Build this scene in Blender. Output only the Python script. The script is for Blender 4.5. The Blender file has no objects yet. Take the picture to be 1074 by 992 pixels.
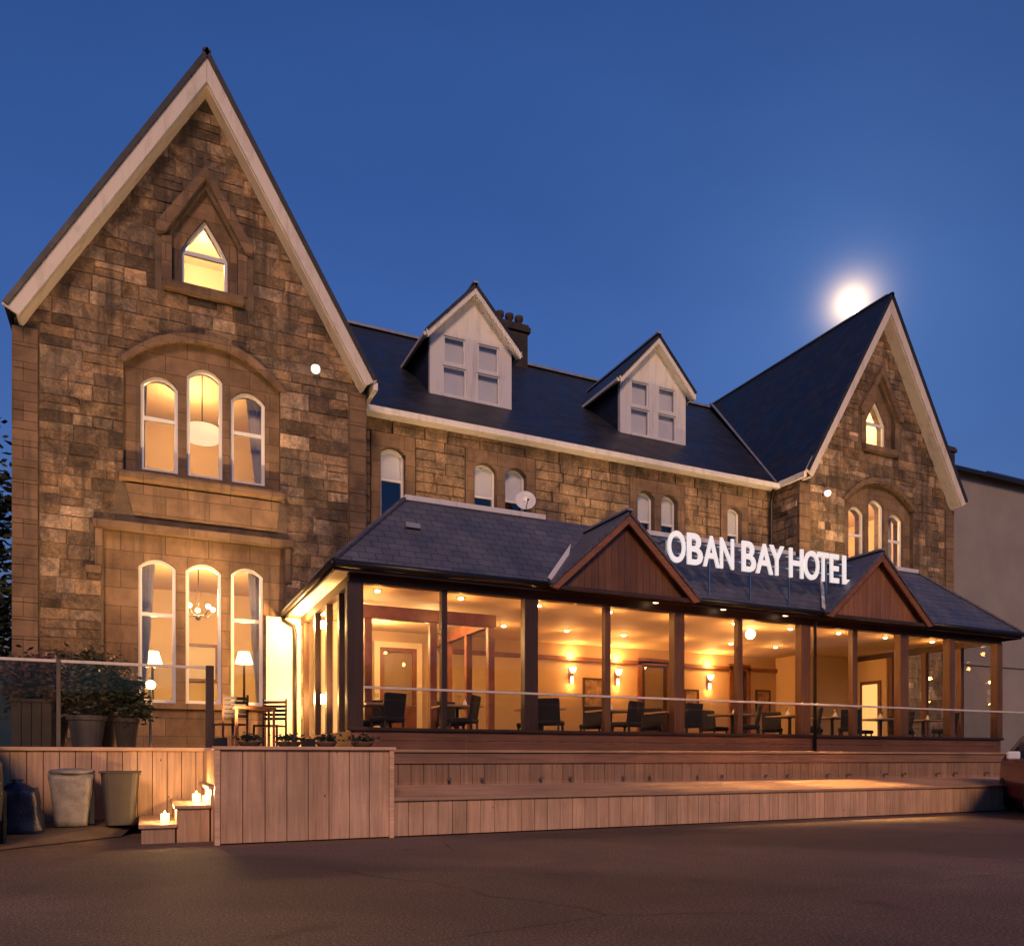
import bpy, bmesh, math, random
from mathutils import Vector, Matrix
from mathutils.geometry import tessellate_polygon
R = math.radians
rnd = random.Random(7)
C = bpy.context.scene.collection
scene = bpy.context.scene

# ---------------------------------------------------------------- camera
YAW = math.atan2(828., 1773.)
SX, CX = math.cos(YAW), math.sin(YAW)
cd = bpy.data.cameras.new('camera'); cam = bpy.data.objects.new('camera', cd); C.objects.link(cam)
cam.location = (0, 0, 1.0); cam.rotation_euler = (R(90), 0, -YAW)
cd.sensor_width = 36; cd.lens = 36*828/1074.; cd.shift_y = (795-496)/1074.
cd.clip_end = 3000
scene.camera = cam
def ray(u):
    a = (u-537)/828.; return SX*a+CX, -CX*a+SX
def PY(u, v, y):
    rx, ry = ray(u); t = y/ry; return Vector((rx*t, y, 1+(795-v)/828.*t))

# ---------------------------------------------------------------- sky
W = bpy.data.worlds.new('World'); scene.world = W; W.use_nodes = True
nt = W.node_tree; nt.nodes.clear()
out = nt.nodes.new('ShaderNodeOutputWorld'); bg = nt.nodes.new('ShaderNodeBackground')
sky = nt.nodes.new('ShaderNodeTexSky'); sky.sky_type = 'NISHITA'; sky.sun_disc = False
SUN_EL, SUN_AZ = -1.0, 200.0
sky.sun_elevation = R(SUN_EL); sky.sun_rotation = R(SUN_AZ); sky.ozone_density = 3.0; sky.air_density = 1.0; sky.dust_density = 0.3
tint = nt.nodes.new('ShaderNodeMix'); tint.data_type = 'RGBA'; tint.blend_type = 'MULTIPLY'; tint.inputs[0].default_value = 1
tint.inputs[7].default_value = (.55, .79, 1, 1)
nt.links.new(sky.outputs[0], tint.inputs[6])
# the scattering round the moon
geo = nt.nodes.new('ShaderNodeTexCoord')
mrx, mry = ray(893)
MOON_DIR = Vector((mrx, mry, (795-318)/828.)).normalized()
dot = nt.nodes.new('ShaderNodeVectorMath'); dot.operation = 'DOT_PRODUCT'; dot.inputs[1].default_value = MOON_DIR
nt.links.new(geo.outputs['Generated'], dot.inputs[0])
acs = nt.nodes.new('ShaderNodeMath'); acs.operation = 'ARCCOSINE'; nt.links.new(dot.outputs['Value'], acs.inputs[0])
def expfall(k, amp):
    m = nt.nodes.new('ShaderNodeMath'); m.operation = 'MULTIPLY'; m.inputs[1].default_value = -k; nt.links.new(acs.outputs[0], m.inputs[0])
    e = nt.nodes.new('ShaderNodeMath'); e.operation = 'EXPONENT'; nt.links.new(m.outputs[0], e.inputs[0])
    s = nt.nodes.new('ShaderNodeMath'); s.operation = 'MULTIPLY'; s.inputs[1].default_value = amp; nt.links.new(e.outputs[0], s.inputs[0])
    return s
MOON_NEAR, MOON_FAR = (100, 5.0), (8.0, 0.15)
g1 = expfall(*MOON_NEAR); g2 = expfall(*MOON_FAR)
bg.inputs[1].default_value = 1.0
SKY_STRENGTH = 1.1
cn = nt.nodes.new('ShaderNodeTexNoise'); cn.inputs['Scale'].default_value = 2.2; cn.inputs['Detail'].default_value = 5; cn.inputs['Roughness'].default_value = .55; cn.inputs['Distortion'].default_value = .6
cmap = nt.nodes.new('ShaderNodeMapping'); cmap.inputs['Scale'].default_value = (1, 1, 2.6); nt.links.new(geo.outputs['Generated'], cmap.inputs[0]); nt.links.new(cmap.outputs[0], cn.inputs['Vector'])
cr = nt.nodes.new('ShaderNodeValToRGB'); cr.color_ramp.elements[0].position = .3; cr.color_ramp.elements[0].color = (.92, .93, .94, 1); cr.color_ramp.elements[1].position = .72; cr.color_ramp.elements[1].color = (1.08, 1.06, 1.04, 1); nt.links.new(cn.outputs['Fac'], cr.inputs[0])
cm = nt.nodes.new('ShaderNodeMix'); cm.data_type = 'RGBA'; cm.blend_type = 'MULTIPLY'; cm.inputs[0].default_value = 1; nt.links.new(tint.outputs[2], cm.inputs[6]); nt.links.new(cr.outputs[0], cm.inputs[7])
nt.links.new(cm.outputs[2], bg.inputs[0]); bg.inputs[1].default_value = SKY_STRENGTH
bgm = nt.nodes.new('ShaderNodeBackground'); bgm.inputs[0].default_value = (1.0, .68, .36, 1); nt.links.new(g1.outputs[0], bgm.inputs[1])
bgf = nt.nodes.new('ShaderNodeBackground'); bgf.inputs[0].default_value = (.35, .60, 1.0, 1); nt.links.new(g2.outputs[0], bgf.inputs[1])
a1 = nt.nodes.new('ShaderNodeAddShader'); a2 = nt.nodes.new('ShaderNodeAddShader')
nt.links.new(bg.outputs[0], a1.inputs[0]); nt.links.new(bgm.outputs[0], a1.inputs[1])
nt.links.new(a1.outputs[0], a2.inputs[0]); nt.links.new(bgf.outputs[0], a2.inputs[1])
nt.links.new(a2.outputs[0], out.inputs[0])

# ---------------------------------------------------------------- sun (the warm town glow from behind the camera)
sl = bpy.data.lights.new('sun', 'SUN'); so = bpy.data.objects.new('sun', sl); C.objects.link(so)
sl.energy = 1.65; sl.color = (1.0, .56, .31); sl.angle = R(14)
so.rotation_euler = Vector((.28, .84, -.47)).to_track_quat('-Z', 'Y').to_euler()
so.location = (-10, -30, 20)

scene.view_settings.view_transform = 'Standard'; scene.view_settings.look = 'None'
scene.view_settings.exposure = 0.0; scene.view_settings.gamma = 1.0; scene.view_settings.use_curve_mapping = False
scene.render.engine = 'CYCLES'
cy = scene.cycles
cy.use_denoising = True
cy.max_bounces = 8; cy.diffuse_bounces = 4; cy.glossy_bounces = 4; cy.transparent_max_bounces = 24
cy.sample_clamp_indirect = 6.0; cy.caustics_reflective = False; cy.caustics_refractive = False

# ---------------------------------------------------------------- materials
MATS = {}
class NT:
    def __init__(s, name):
        s.m = bpy.data.materials.new(name); s.m.use_nodes = True; s.t = s.m.node_tree
        s.b = s.t.nodes['Principled BSDF']; s.o = s.t.nodes['Material Output']
        MATS[name] = s.m
    def n(s, typ, **kw):
        x = s.t.nodes.new('ShaderNode'+typ)
        for k, v in kw.items(): setattr(x, k, v)
        return x
    def l(s, a, b): s.t.links.new(a, b)
    def uv(s): return s.n('TexCoord').outputs['UV']
    def obj(s): return s.n('TexCoord').outputs['Object']
    def noise(s, vec, scale, detail=4, rough=.55, dist=0):
        x = s.n('TexNoise'); s.l(vec, x.inputs['Vector']); x.inputs['Scale'].default_value = scale
        x.inputs['Detail'].default_value = detail; x.inputs['Roughness'].default_value = rough; x.inputs['Distortion'].default_value = dist
        return x.outputs['Fac']
    def ramp(s, fac, stops):
        x = s.n('ValToRGB'); s.l(fac, x.inputs[0]); el = x.color_ramp.elements
        while len(el) < len(stops): el.new(.5)
        for e, (p, c) in zip(el, stops): e.position = p; e.color = (*c, 1) if len(c) == 3 else c
        return x.outputs[0]
    def mix(s, fac, a, b, mode='MIX'):
        x = s.n('Mix', data_type='RGBA', blend_type=mode)
        for sock, val in ((x.inputs[0], fac), (x.inputs[6], a), (x.inputs[7], b)):
            if isinstance(val, (int, float)): sock.default_value = val
            elif isinstance(val, tuple): sock.default_value = (*val, 1)
            else: s.l(val, sock)
        return x.outputs[2]
    def scale(s, vec, sc):
        x = s.n('Mapping'); s.l(vec, x.inputs[0]); x.inputs['Scale'].default_value = sc; return x.outputs[0]
    def bump(s, h, strength=.4, dist=.02, prev=None):
        x = s.n('Bump'); s.l(h, x.inputs['Height']); x.inputs['Strength'].default_value = strength; x.inputs['Distance'].default_value = dist
        if prev: s.l(prev, x.inputs['Normal'])
        return x.outputs[0]
    def col(s, c): s.l(c, s.b.inputs['Base Color']) if not isinstance(c, tuple) else setattr(s.b.inputs['Base Color'], 'default_value', (*c, 1))
    def rough(s, r): s.b.inputs['Roughness'].default_value = r
    def norm(s, x): s.l(x, s.b.inputs['Normal'])
    def attr(s): return s.n('Attribute', attribute_name='Col').outputs['Color']

def simple(name, c, rough=.6, metal=0, nscale=6, namp=.25, bump=.1, spec=None):
    t = NT(name); f = t.noise(t.obj(), nscale, 5, .6)
    d = tuple(x*(1-namp) for x in c); e = tuple(min(1, x*(1+namp)) for x in c)
    t.col(t.ramp(f, [(.3, d), (.7, e)])); t.rough(rough); t.b.inputs['Metallic'].default_value = metal
    if bump: t.norm(t.bump(t.noise(t.obj(), nscale*7, 3), bump, .01))
    if spec is not None: t.b.inputs['Specular IOR Level'].default_value = spec
    return t.m
def emit(name, c, s):
    t = NT(name); t.b.inputs['Base Color'].default_value = (*c, 1); t.b.inputs['Emission Color'].default_value = (*c, 1)
    t.b.inputs['Emission Strength'].default_value = s; return t.m
def glass(name, tint=(1, 1, 1), ior=1.5, rough=0.0, gloss=1.0):
    t = NT(name); t.t.nodes.remove(t.b)
    tr = t.n('BsdfTransparent'); tr.inputs[0].default_value = (*tint, 1)
    gl = t.n('BsdfGlossy'); gl.inputs['Roughness'].default_value = rough; gl.inputs[0].default_value = (gloss, gloss, gloss, 1)
    fr = t.n('Fresnel'); gm = t.n('NewGeometry'); iv = t.n('Mix'); iv.inputs[2].default_value = ior; iv.inputs[3].default_value = 1/ior
    t.l(gm.outputs['Backfacing'], iv.inputs[0]); t.l(iv.outputs[0], fr.inputs[0])
    m = t.n('MixShader'); t.l(fr.outputs[0], m.inputs[0]); t.l(tr.outputs[0], m.inputs[1]); t.l(gl.outputs[0], m.inputs[2]); t.l(m.outputs[0], t.o.inputs[0])
    return t.m

# rubble sandstone: block tint from the mesh, weathering from noise
t = NT('rubble_stone')
o = t.obj()
big = t.noise(o, .45, 5, .6); mid = t.noise(o, 2.6, 6, .7, .6); fine = t.noise(o, 22, 5, .7)
streak = t.noise(t.scale(o, (3.2, 3.2, .35)), 1.0, 5, .65)
c = t.mix(1, t.attr(), t.ramp(mid, [(.30, (.28, .265, .26)), (.48, (.85, .85, .85)), (.72, (1.75, 1.58, 1.38))]), 'MULTIPLY')
c = t.mix(1, c, t.ramp(fine, [(.3, (.58, .56, .54)), (.7, (1.35, 1.32, 1.28))]), 'MULTIPLY')
c = t.mix(t.ramp(streak, [(.47, (0, 0, 0)), (.68, (.8, .8, .8))]), c, (.055, .045, .038))
c = t.mix(t.ramp(big, [(.52, (0, 0, 0)), (.75, (.5, .5, .5))]), c, (.075, .062, .05))
t.col(c); t.rough(.9); t.b.inputs['Specular IOR Level'].default_value = .2
t.norm(t.bump(mid, .9, .05, t.bump(fine, .8, .018)))
t = NT('mortar'); o = t.obj(); t.col(t.ramp(t.noise(o, 3, 5), [(.3, (.085, .062, .044)), (.7, (.19, .135, .09))])); t.rough(.95)
t = NT('dressed_stone'); o = t.obj()
br = t.n('TexBrick'); t.l(t.uv(), br.inputs['Vector']); br.inputs['Scale'].default_value = 1; br.inputs['Brick Width'].default_value = .8; br.inputs['Row Height'].default_value = .36
br.inputs['Mortar Size'].default_value = .008; br.inputs['Color1'].default_value = (.18, .12, .074, 1); br.inputs['Color2'].default_value = (.26, .172, .106, 1); br.inputs['Mortar'].default_value = (.10, .07, .045, 1)
mid = t.noise(o, 1.6, 6, .65, .4); fine = t.noise(o, 30, 4, .7); streak = t.noise(t.scale(o, (5, 5, .5)), 1., 4, .6)
c = t.mix(1, br.outputs[0], t.ramp(mid, [(.3, (.55, .5, .47)), (.65, (1.15, 1.1, 1.05))]), 'MULTIPLY')
c = t.mix(t.ramp(streak, [(.52, (0, 0, 0)), (.75, (.7, .7, .7))]), c, (.06, .047, .037))
t.col(c); t.rough(.88); t.norm(t.bump(fine, .5, .008, t.bump(mid, .4, .02)))
# slate
def slate(name, c1, c2, w, h):
    t = NT(name)
    br = t.n('TexBrick'); t.l(t.uv(), br.inputs['Vector']); br.inputs['Scale'].default_value = 1; br.inputs['Brick Width'].default_value = w; br.inputs['Row Height'].default_value = h
    br.inputs['Mortar Size'].default_value = .006; br.inputs['Color1'].default_value = (*c1, 1); br.inputs['Color2'].default_value = (*c2, 1); br.inputs['Mortar'].default_value = (.012, .012, .014, 1)
    o = t.obj(); mid = t.noise(o, 1.3, 6, .65); fine = t.noise(o, 25, 4, .65)
    c = t.mix(1, br.outputs[0], t.ramp(mid, [(.3, (.6, .6, .62)), (.7, (1.35, 1.3, 1.25))]), 'MULTIPLY')
    t.col(c); t.l(t.ramp(mid, [(.3, (.38,)*3), (.7, (.62,)*3)]), t.b.inputs['Roughness'])
    # each course tilts: saw-tooth up the slope
    sp = t.n('SeparateXYZ'); t.l(t.uv(), sp.inputs[0]); d = t.n('Math', operation='DIVIDE'); t.l(sp.outputs[1], d.inputs[0]); d.inputs[1].default_value = h
    fr = t.n('Math', operation='FRACT'); t.l(d.outputs[0], fr.inputs[0]); inv = t.n('Math', operation='SUBTRACT'); inv.inputs[0].default_value = 1; t.l(fr.outputs[0], inv.inputs[1])
    t.norm(t.bump(inv.outputs[0], .8, .012, t.bump(br.outputs['Fac'], -.6, .01, t.bump(fine, .35, .006))))
    return t.m
slate('slate', (.014, .016, .022), (.026, .028, .036), .30, .22)
slate('slate_new', (.090, .094, .120), (.115, .120, .148), .28, .19)
# timber cladding; board tint from the mesh
def timber(name, rough=.6, axis=(14, 14, .8), spec=.3, amp=(.72, 1.2)):
    t = NT(name); o = t.obj()
    gr = t.noise(t.scale(o, axis), 1.5, 6, .6, .5); mid = t.noise(o, 1.1, 4, .6)
    c = t.mix(1, t.attr(), t.ramp(gr, [(.3, (amp[0],)*3), (.7, (amp[1],)*3)]), 'MULTIPLY')
    c = t.mix(1, c, t.ramp(mid, [(.3, (.78, .77, .76)), (.7, (1.12, 1.1, 1.1))]), 'MULTIPLY')
    vk = t.n('TexVoronoi'); t.l(t.scale(o, tuple(3.2 if a_ < 2 else 5 for a_ in axis)), vk.inputs['Vector']); vk.inputs['Scale'].default_value = 1.0
    c = t.mix(t.ramp(vk.outputs['Distance'], [(.03, (.8, .8, .8)), (.075, (0, 0, 0))]), c, (.05, .025, .014))
    wt = t.noise(t.scale(o, (1.6, 1.6, .7)), 1.2, 6, .7, .5); c = t.mix(t.ramp(wt, [(.55, (0, 0, 0)), (.78, (.34, .34, .34))]), c, (.13, .085, .06))
    t.col(c); t.rough(rough); t.b.inputs['Specular IOR Level'].default_value = spec
    t.norm(t.bump(gr, .35, .006)); return t.m
timber('cladding'); timber('deck_board', .5, (14, .8, 14)); timber('deck_board_long', .42, (.8, 14, 14)); timber('stained_timber', .42, (18, 18, .7), .4); timber('stained_beam', .42, (.7, 18, 18), .4)
t = NT('asphalt'); o = t.obj(); f = t.noise(o, 55, 6, .85); m_ = t.noise(o, .42, 6, .65, .8); vo = t.n('TexVoronoi'); t.l(o, vo.inputs['Vector']); vo.inputs['Scale'].default_value = 110
c = t.ramp(f, [(.32, (.080, .054, .039)), (.52, (.21, .140, .098)), (.70, (.80, .58, .44))])
c = t.mix(1, c, t.ramp(m_, [(.3, (.66, .65, .64)), (.7, (1.28, 1.25, 1.22))]), 'MULTIPLY')
wv = t.n('TexWave', wave_type='BANDS', bands_direction='DIAGONAL'); t.l(o, wv.inputs['Vector']); wv.inputs['Scale'].default_value = .085; wv.inputs['Distortion'].default_value = 2.5; wv.inputs['Detail'].default_value = 3; wv.inputs['Detail Scale'].default_value = .6
c = t.mix(1, c, t.ramp(wv.outputs['Fac'], [(.35, (.80, .80, .80)), (.65, (1.05, 1.05, 1.05))]), 'MULTIPLY')
dsn = t.n('TexNoise'); t.l(o, dsn.inputs['Vector']); dsn.inputs['Scale'].default_value = 1.4; dsn.inputs['Detail'].default_value = 6
dsv = t.n('Mix', data_type='RGBA'); dsv.inputs[0].default_value = .22; t.l(o, dsv.inputs[6]); t.l(dsn.outputs['Color'], dsv.inputs[7])
ck = t.n('TexVoronoi', feature='DISTANCE_TO_EDGE'); t.l(dsv.outputs[2], ck.inputs['Vector']); ck.inputs['Scale'].default_value = .42
ckm = t.mix(1, t.ramp(ck.outputs['Distance'], [(.0, (1, 1, 1)), (.006, (0, 0, 0))]), t.ramp(t.noise(o, .33, 3), [(.48, (0, 0, 0)), (.58, (.5, .5, .5))]), 'MULTIPLY')
c = t.mix(ckm, c, (.02, .015, .012))
oil = t.noise(o, 1.15, 3, .5, .4); c = t.mix(t.ramp(oil, [(.66, (0, 0, 0)), (.74, (.3, .3, .3))]), c, (.04, .028, .02))
t.col(c); t.l(t.ramp(m_, [(.3, (.62,)*3), (.7, (.85,)*3)]), t.b.inputs['Roughness']); t.b.inputs['Specular IOR Level'].default_value = .2
t.norm(t.bump(vo.outputs['Distance'], .9, .012, t.bump(f, .6, .008)))
simple('paving', (.115, .080, .055), .85, 0, 1.5, .35, .8)
for nm_, ca_, cb_, r_ in (('old_white_paint', (.70, .63, .56), (.40, .34, .28), .5), ('white_paint', (.76, .73, .70), (.46, .43, .39), .45)):
    t = NT(nm_); o = t.obj(); st_ = t.noise(t.scale(o, (4, 4, .6)), 1.3, 5, .7, .4); sp_ = t.noise(o, 2.5, 4, .6)
    c = t.ramp(st_, [(.50, ca_), (.85, cb_)]); c = t.mix(t.ramp(sp_, [(.60, (0, 0, 0)), (.78, (.3, .3, .3))]), c, tuple(x*.6 for x in cb_))
    t.col(c); t.rough(r_); t.norm(t.bump(sp_, .1, .008))
simple('upvc', (.80, .79, .78), .3, 0, 3, .04, 0)
simple('dark_metal', (.020, .018, .017), .4, .3, 8, .3, .1)
simple('steel', (.48, .46, .44), .28, 1, 9, .12, .05)
simple('lead', (.30, .31, .34), .5, .2, 4, .2, .2)
simple('black_plastic', (.014, .014, .015), .45, 0, 6, .2, .1)
simple('interior_paint', (.74, .56, .33), .7, 0, .8, .05, .05)
simple('interior_cream', (.80, .68, .48), .6, 0, .8, .05, .05)
simple('interior_wall', (.50, .36, .22), .75, 0, .8, .10, .05)
simple('carpet', (.07, .045, .035), .95, 0, 5, .3, .3)
simple('chair_fabric', (.018, .015, .018), .85, 0, 14, .3, .3)
simple('chair_fabric_brown', (.055, .032, .022), .8, 0, 14, .3, .3)
simple('wood_red', (.20, .075, .035), .4, 0, 3, .35, .1)
simple('wood_dark', (.045, .022, .013), .4, 0, 3, .35, .1)
simple('table_top', (.42, .30, .19), .35, 0, 2, .2, .05)
simple('curtain', (.40, .36, .34), .9, 0, 3, .15, .1)
simple('blind', (.82, .82, .83), .85, 0, 2, .06, .05)
simple('render_wall', (.30, .265, .235), .9, 0, .7, .10, .3)
simple('leaf_dark', (.030, .042, .018), .6, 0, 3, .4, 0)
simple('leaf_mid', (.065, .062, .025), .55, 0, 3, .4, 0)
simple('leaf_red', (.11, .045, .025), .55, 0, 3, .4, 0)
simple('bark', (.07, .05, .035), .9, 0, 5, .3, .5)
simple('planter_wood', (.06, .045, .032), .8, 0, 4, .3, .4)
simple('planter_grey', (.11, .095, .08), .75, 0, 4, .2, .3)
simple('soil', (.03, .02, .014), .95, 0, 12, .3, .6)
simple('bin_plastic', (.05, .042, .038), .55, 0, 3, .2, .1)
simple('bag_plastic', (.24, .22, .21), .35, 0, 7, .3, .7)
simple('bag_blue', (.010, .018, .055), .35, 0, 6, .3, .6)
simple('pot_clay', (.17, .095, .055), .8, 0, 5, .25, .3)
simple('wax', (.85, .75, .55), .4, 0, 5, .05, 0)
simple('tyre', (.012, .012, .012), .9, 0, 20, .2, .4)
simple('plate', (.7, .68, .5), .4, 0, 5, .05, 0)
simple('chrome', (.7, .7, .7), .15, 1, 5, .05, 0)
simple('lamp_red', (.35, .012, .01), .2, 0, 5, .1, 0)
simple('clay', (.07, .045, .035), .9, 0, 5, .3, .4)
simple('sooty_stone', (.05, .042, .037), .95, 0, 3, .4, .6)
simple('picture', (.28, .17, .10), .6, 0, 5, .8, 0)
for nm, cc in (('car_paint_red', (.10, .006, .004)), ('car_paint_dark', (.006, .006, .008))):
    m = simple(nm, cc, .3, .1, 2, .05, 0); m.node_tree.nodes['Principled BSDF'].inputs['Coat Weight'].default_value = .25
glass('window_glass', (.94, .94, .94), 1.5, .01)
glass('conservatory_glass', (.95, .95, .95), 1.28, .01)
glass('rail_glass', (.94, .95, .95), 1.21, .01)
glass('deck_glass', (.94, .95, .95), 1.32, .01)
glass('car_glass', (.05, .05, .06), 1.5, .02)
WARM = (1.0, .42, .105); WARMW = (1.0, .57, .22)
emit('lamp_bulb', (1, .70, .36), 14); emit('lamp_soft', (1, .72, .40), 4.5); emit('lamp_shade', (1, .78, .48), 2.2); emit('drum_shade', (1, .70, .38), 1.25); emit('moon', (1, .94, .82), 6.0)
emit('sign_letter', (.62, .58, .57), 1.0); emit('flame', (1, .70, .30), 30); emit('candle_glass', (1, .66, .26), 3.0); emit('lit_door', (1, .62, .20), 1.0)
emit('flood_lens', (1, .9, .8), 1.0)

# ---------------------------------------------------------------- mesh builder
ORG = {}
class MB:
    def __init__(s): s.v = []; s.f = []; s.c = []; s.mi = []
    def face(s, pts, col=None, mi=0):
        b = len(s.v); s.v += [Vector(p) for p in pts]; s.f.append(list(range(b, b+len(pts)))); s.c.append(col); s.mi.append(mi)
    def mesh(s, vs, fs, col=None, mi=0):
        b = len(s.v); s.v += [Vector(p) for p in vs]
        for f in fs: s.f.append([b+i for i in f]); s.c.append(col); s.mi.append(mi)
        return s
    def box(s, x0, x1, y0, y1, z0, z1, col=None, mi=0):
        vs = [(x, y, z) for z in (z0, z1) for y in (y0, y1) for x in (x0, x1)]
        return s.mesh(vs, [(0, 2, 3, 1), (4, 5, 7, 6), (0, 1, 5, 4), (2, 6, 7, 3), (0, 4, 6, 2), (1, 3, 7, 5)], col, mi)
    def bar(s, p, q, w, h, up=(0, 0, 1), col=None):
        p, q = Vector(p), Vector(q); d = (q-p).normalized(); u = Vector(up)
        sd = d.cross(u)
        if sd.length < 1e-4: sd = d.cross(Vector((0, 1, 0)))
        sd.normalize(); u = sd.cross(d).normalized()
        vs = []
        for e in (p, q):
            for a, b in ((-1, -1), (1, -1), (1, 1), (-1, 1)): vs.append(e+sd*a*w/2+u*b*h/2)
        return s.mesh(vs, [(0, 1, 2, 3), (7, 6, 5, 4), (0, 4, 5, 1), (1, 5, 6, 2), (2, 6, 7, 3), (3, 7, 4, 0)], col)
    def prism(s, pts, off, col=None, mi=0):
        n = len(pts); off = Vector(off); a = [Vector(p) for p in pts]; vs = a+[p+off for p in a]
        fs = [tuple(range(n)), tuple(range(2*n-1, n-1, -1))]+[(i, n+i, n+(i+1) % n, (i+1) % n) for i in range(n)]
        return s.mesh(vs, fs, col, mi)
    def pxz(s, poly, y0, y1, col=None, mi=0): return s.prism([(x, y0, z) for x, z in poly], (0, y1-y0, 0), col, mi)
    def slab(s, pts, th, col=None):           # a roof plane, thickness downwards along its normal
        a = [Vector(p) for p in pts]; n = (a[1]-a[0]).cross(a[2]-a[0]).normalized()
        if n.z < 0: n = -n
        return s.prism(a, -n*th, col)
    def holed(s, outline, holes, y0, y1, mi=0):
        loops = [outline]+holes
        flat = [p for l in loops for p in l]
        tris = tessellate_polygon([[Vector((x, z, 0)) for x, z in l] for l in loops])
        n = len(flat); vs = [(x, y0, z) for x, z in flat]+[(x, y1, z) for x, z in flat]
        fs = [tuple(t) for t in tris]+[tuple(n+i for i in reversed(t)) for t in tris]
        b = 0
        for l in loops:
            k = len(l)
            for i in range(k): fs.append((b+i, b+(i+1) % k, n+b+(i+1) % k, n+b+i))
            b += k
        return s.mesh(vs, fs, None, mi)
    def tube(s, pts, r, n=8, col=None):
        pts = [Vector(p) for p in pts]; rs = r if isinstance(r, (list, tuple)) else [r]*len(pts); vs = []
        for i, p in enumerate(pts):
            d = (pts[min(i+1, len(pts)-1)]-pts[max(i-1, 0)]).normalized()
            u = d.cross(Vector((.3, .2, 1)));
            if u.length < .3: u = d.cross(Vector((1, .1, 0)))
            u.normalize(); w = d.cross(u)
            for k in range(n): a = 2*math.pi*k/n; vs.append(p+(u*math.cos(a)+w*math.sin(a))*rs[i])
        m = len(pts); fs = [(i*n+k, i*n+(k+1) % n, (i+1)*n+(k+1) % n, (i+1)*n+k) for i in range(m-1) for k in range(n)]
        fs += [tuple(range(n)), tuple((m-1)*n+k for k in range(n))]
        return s.mesh(vs, fs, col)
    def lathe(s, prof, c, n=16, col=None):
        c = Vector(c); vs = [c+Vector((r*math.cos(2*math.pi*k/n), r*math.sin(2*math.pi*k/n), z)) for r, z in prof for k in range(n)]; m = len(prof)
        fs = [(i*n+k, i*n+(k+1) % n, (i+1)*n+(k+1) % n, (i+1)*n+k) for i in range(m-1) for k in range(n)]
        fs += [tuple(range(n)), tuple((m-1)*n+k for k in range(n))]
        return s.mesh(vs, fs, col)
    def ball(s, c, r, n=14, sq=(1, 1, 1)):
        m = n//2; c = Vector(c); vs = [c+Vector((0, 0, -r*sq[2]))]
        for i in range(1, m):
            a = -math.pi/2+math.pi*i/m
            for k in range(n): b = 2*math.pi*k/n; vs.append(c+Vector((r*sq[0]*math.cos(a)*math.cos(b), r*sq[1]*math.cos(a)*math.sin(b), r*sq[2]*math.sin(a))))
        vs.append(c+Vector((0, 0, r*sq[2]))); fs = [(0, 1+(k+1) % n, 1+k) for k in range(n)]
        for i in range(m-2):
            for k in range(n): fs.append((1+i*n+k, 1+i*n+(k+1) % n, 1+(i+1)*n+(k+1) % n, 1+(i+1)*n+k))
        e = len(vs)-1; fs += [(e, 1+(m-2)*n+k, 1+(m-2)*n+(k+1) % n) for k in range(n)]
        return s.mesh(vs, fs)
    def leaves(s, n, fn, size, rng, flat=.4):
        for _ in range(n):
            p = fn(rng); a = Vector((rng.uniform(-1, 1), rng.uniform(-1, 1), rng.uniform(-1, 1)*flat)).normalized()
            b = a.cross(Vector((rng.uniform(-1, 1), rng.uniform(-1, 1), rng.uniform(-1, 1)))).normalized(); z = size*rng.uniform(.6, 1.3)
            s.face([p-a*z, p+b*z*.45+a*z*.1, p+a*z, p-b*z*.45+a*z*.1])
        return s
    def build(s, name, mat, parent=None, bevel=0, smooth=False, recalc=True):
        org = ORG.get(parent.name, Vector()) if parent else Vector()
        loc = Vector()
        if parent is None:
            xs = [v.x for v in s.v]; ys = [v.y for v in s.v]; zs = [v.z for v in s.v]
            loc = org = Vector(((min(xs)+max(xs))/2, (min(ys)+max(ys))/2, min(zs)))
        me = bpy.data.meshes.new(name); me.from_pydata([v-org for v in s.v], [], s.f)
        for mm in (mat if isinstance(mat, (list, tuple)) else [mat]): me.materials.append(MATS[mm])
        if recalc:
            b = bmesh.new(); b.from_mesh(me); bmesh.ops.recalc_face_normals(b, faces=b.faces); b.to_mesh(me); b.free()
        me.polygons.foreach_set('material_index', s.mi)
        if any(c is not None for c in s.c):
            at = me.color_attributes.new('Col', 'FLOAT_COLOR', 'CORNER'); buf = []
            for p in me.polygons:
                c = s.c[p.index] or (.3, .3, .3); buf += [*c, 1.0]*p.loop_total
            at.data.foreach_set('color', buf)
        uvl = me.uv_layers.new(name='UVMap'); uv = []
        for p in me.polygons:
            n = p.normal; tv = Vector((0, 0, 1)).cross(n)
            if tv.length < .05: tv = Vector((1, 0, 0))
            tv.normalize()
            if tv.x < -.01 or (abs(tv.x) < .01 and tv.y < 0): tv = -tv
            bv = n.cross(tv)
            if bv.z < 0: bv = -bv
            for li in p.loop_indices:
                q = me.vertices[me.loops[li].vertex_index].co+org; uv += [q.dot(tv), q.dot(bv)]
        uvl.data.foreach_set('uv', uv)
        if smooth: me.polygons.foreach_set('use_smooth', [True]*len(me.polygons))
        ob = bpy.data.objects.new(name, me); C.objects.link(ob)
        if parent: ob.parent = parent
        else: ob.location = loc
        ORG[ob.name] = org
        if bevel:
            bm_ = ob.modifiers.new('bevel', 'BEVEL'); bm_.width = bevel; bm_.segments = 2; bm_.limit_method = 'ANGLE'; bm_.angle_limit = R(40)
        return ob
def tag(o, label=None, cat=None, group=None, kind=None):
    for k, v in (('label', label), ('category', cat), ('group', group), ('kind', kind)):
        if v: o[k] = v
    return o
def thing(name, label, cat, loc=(0, 0, 0), group=None):
    o = bpy.data.objects.new(name, None); C.objects.link(o); o.location = loc; o.empty_display_size = .2; ORG[o.name] = Vector(loc)
    return tag(o, label, cat, group)
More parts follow.
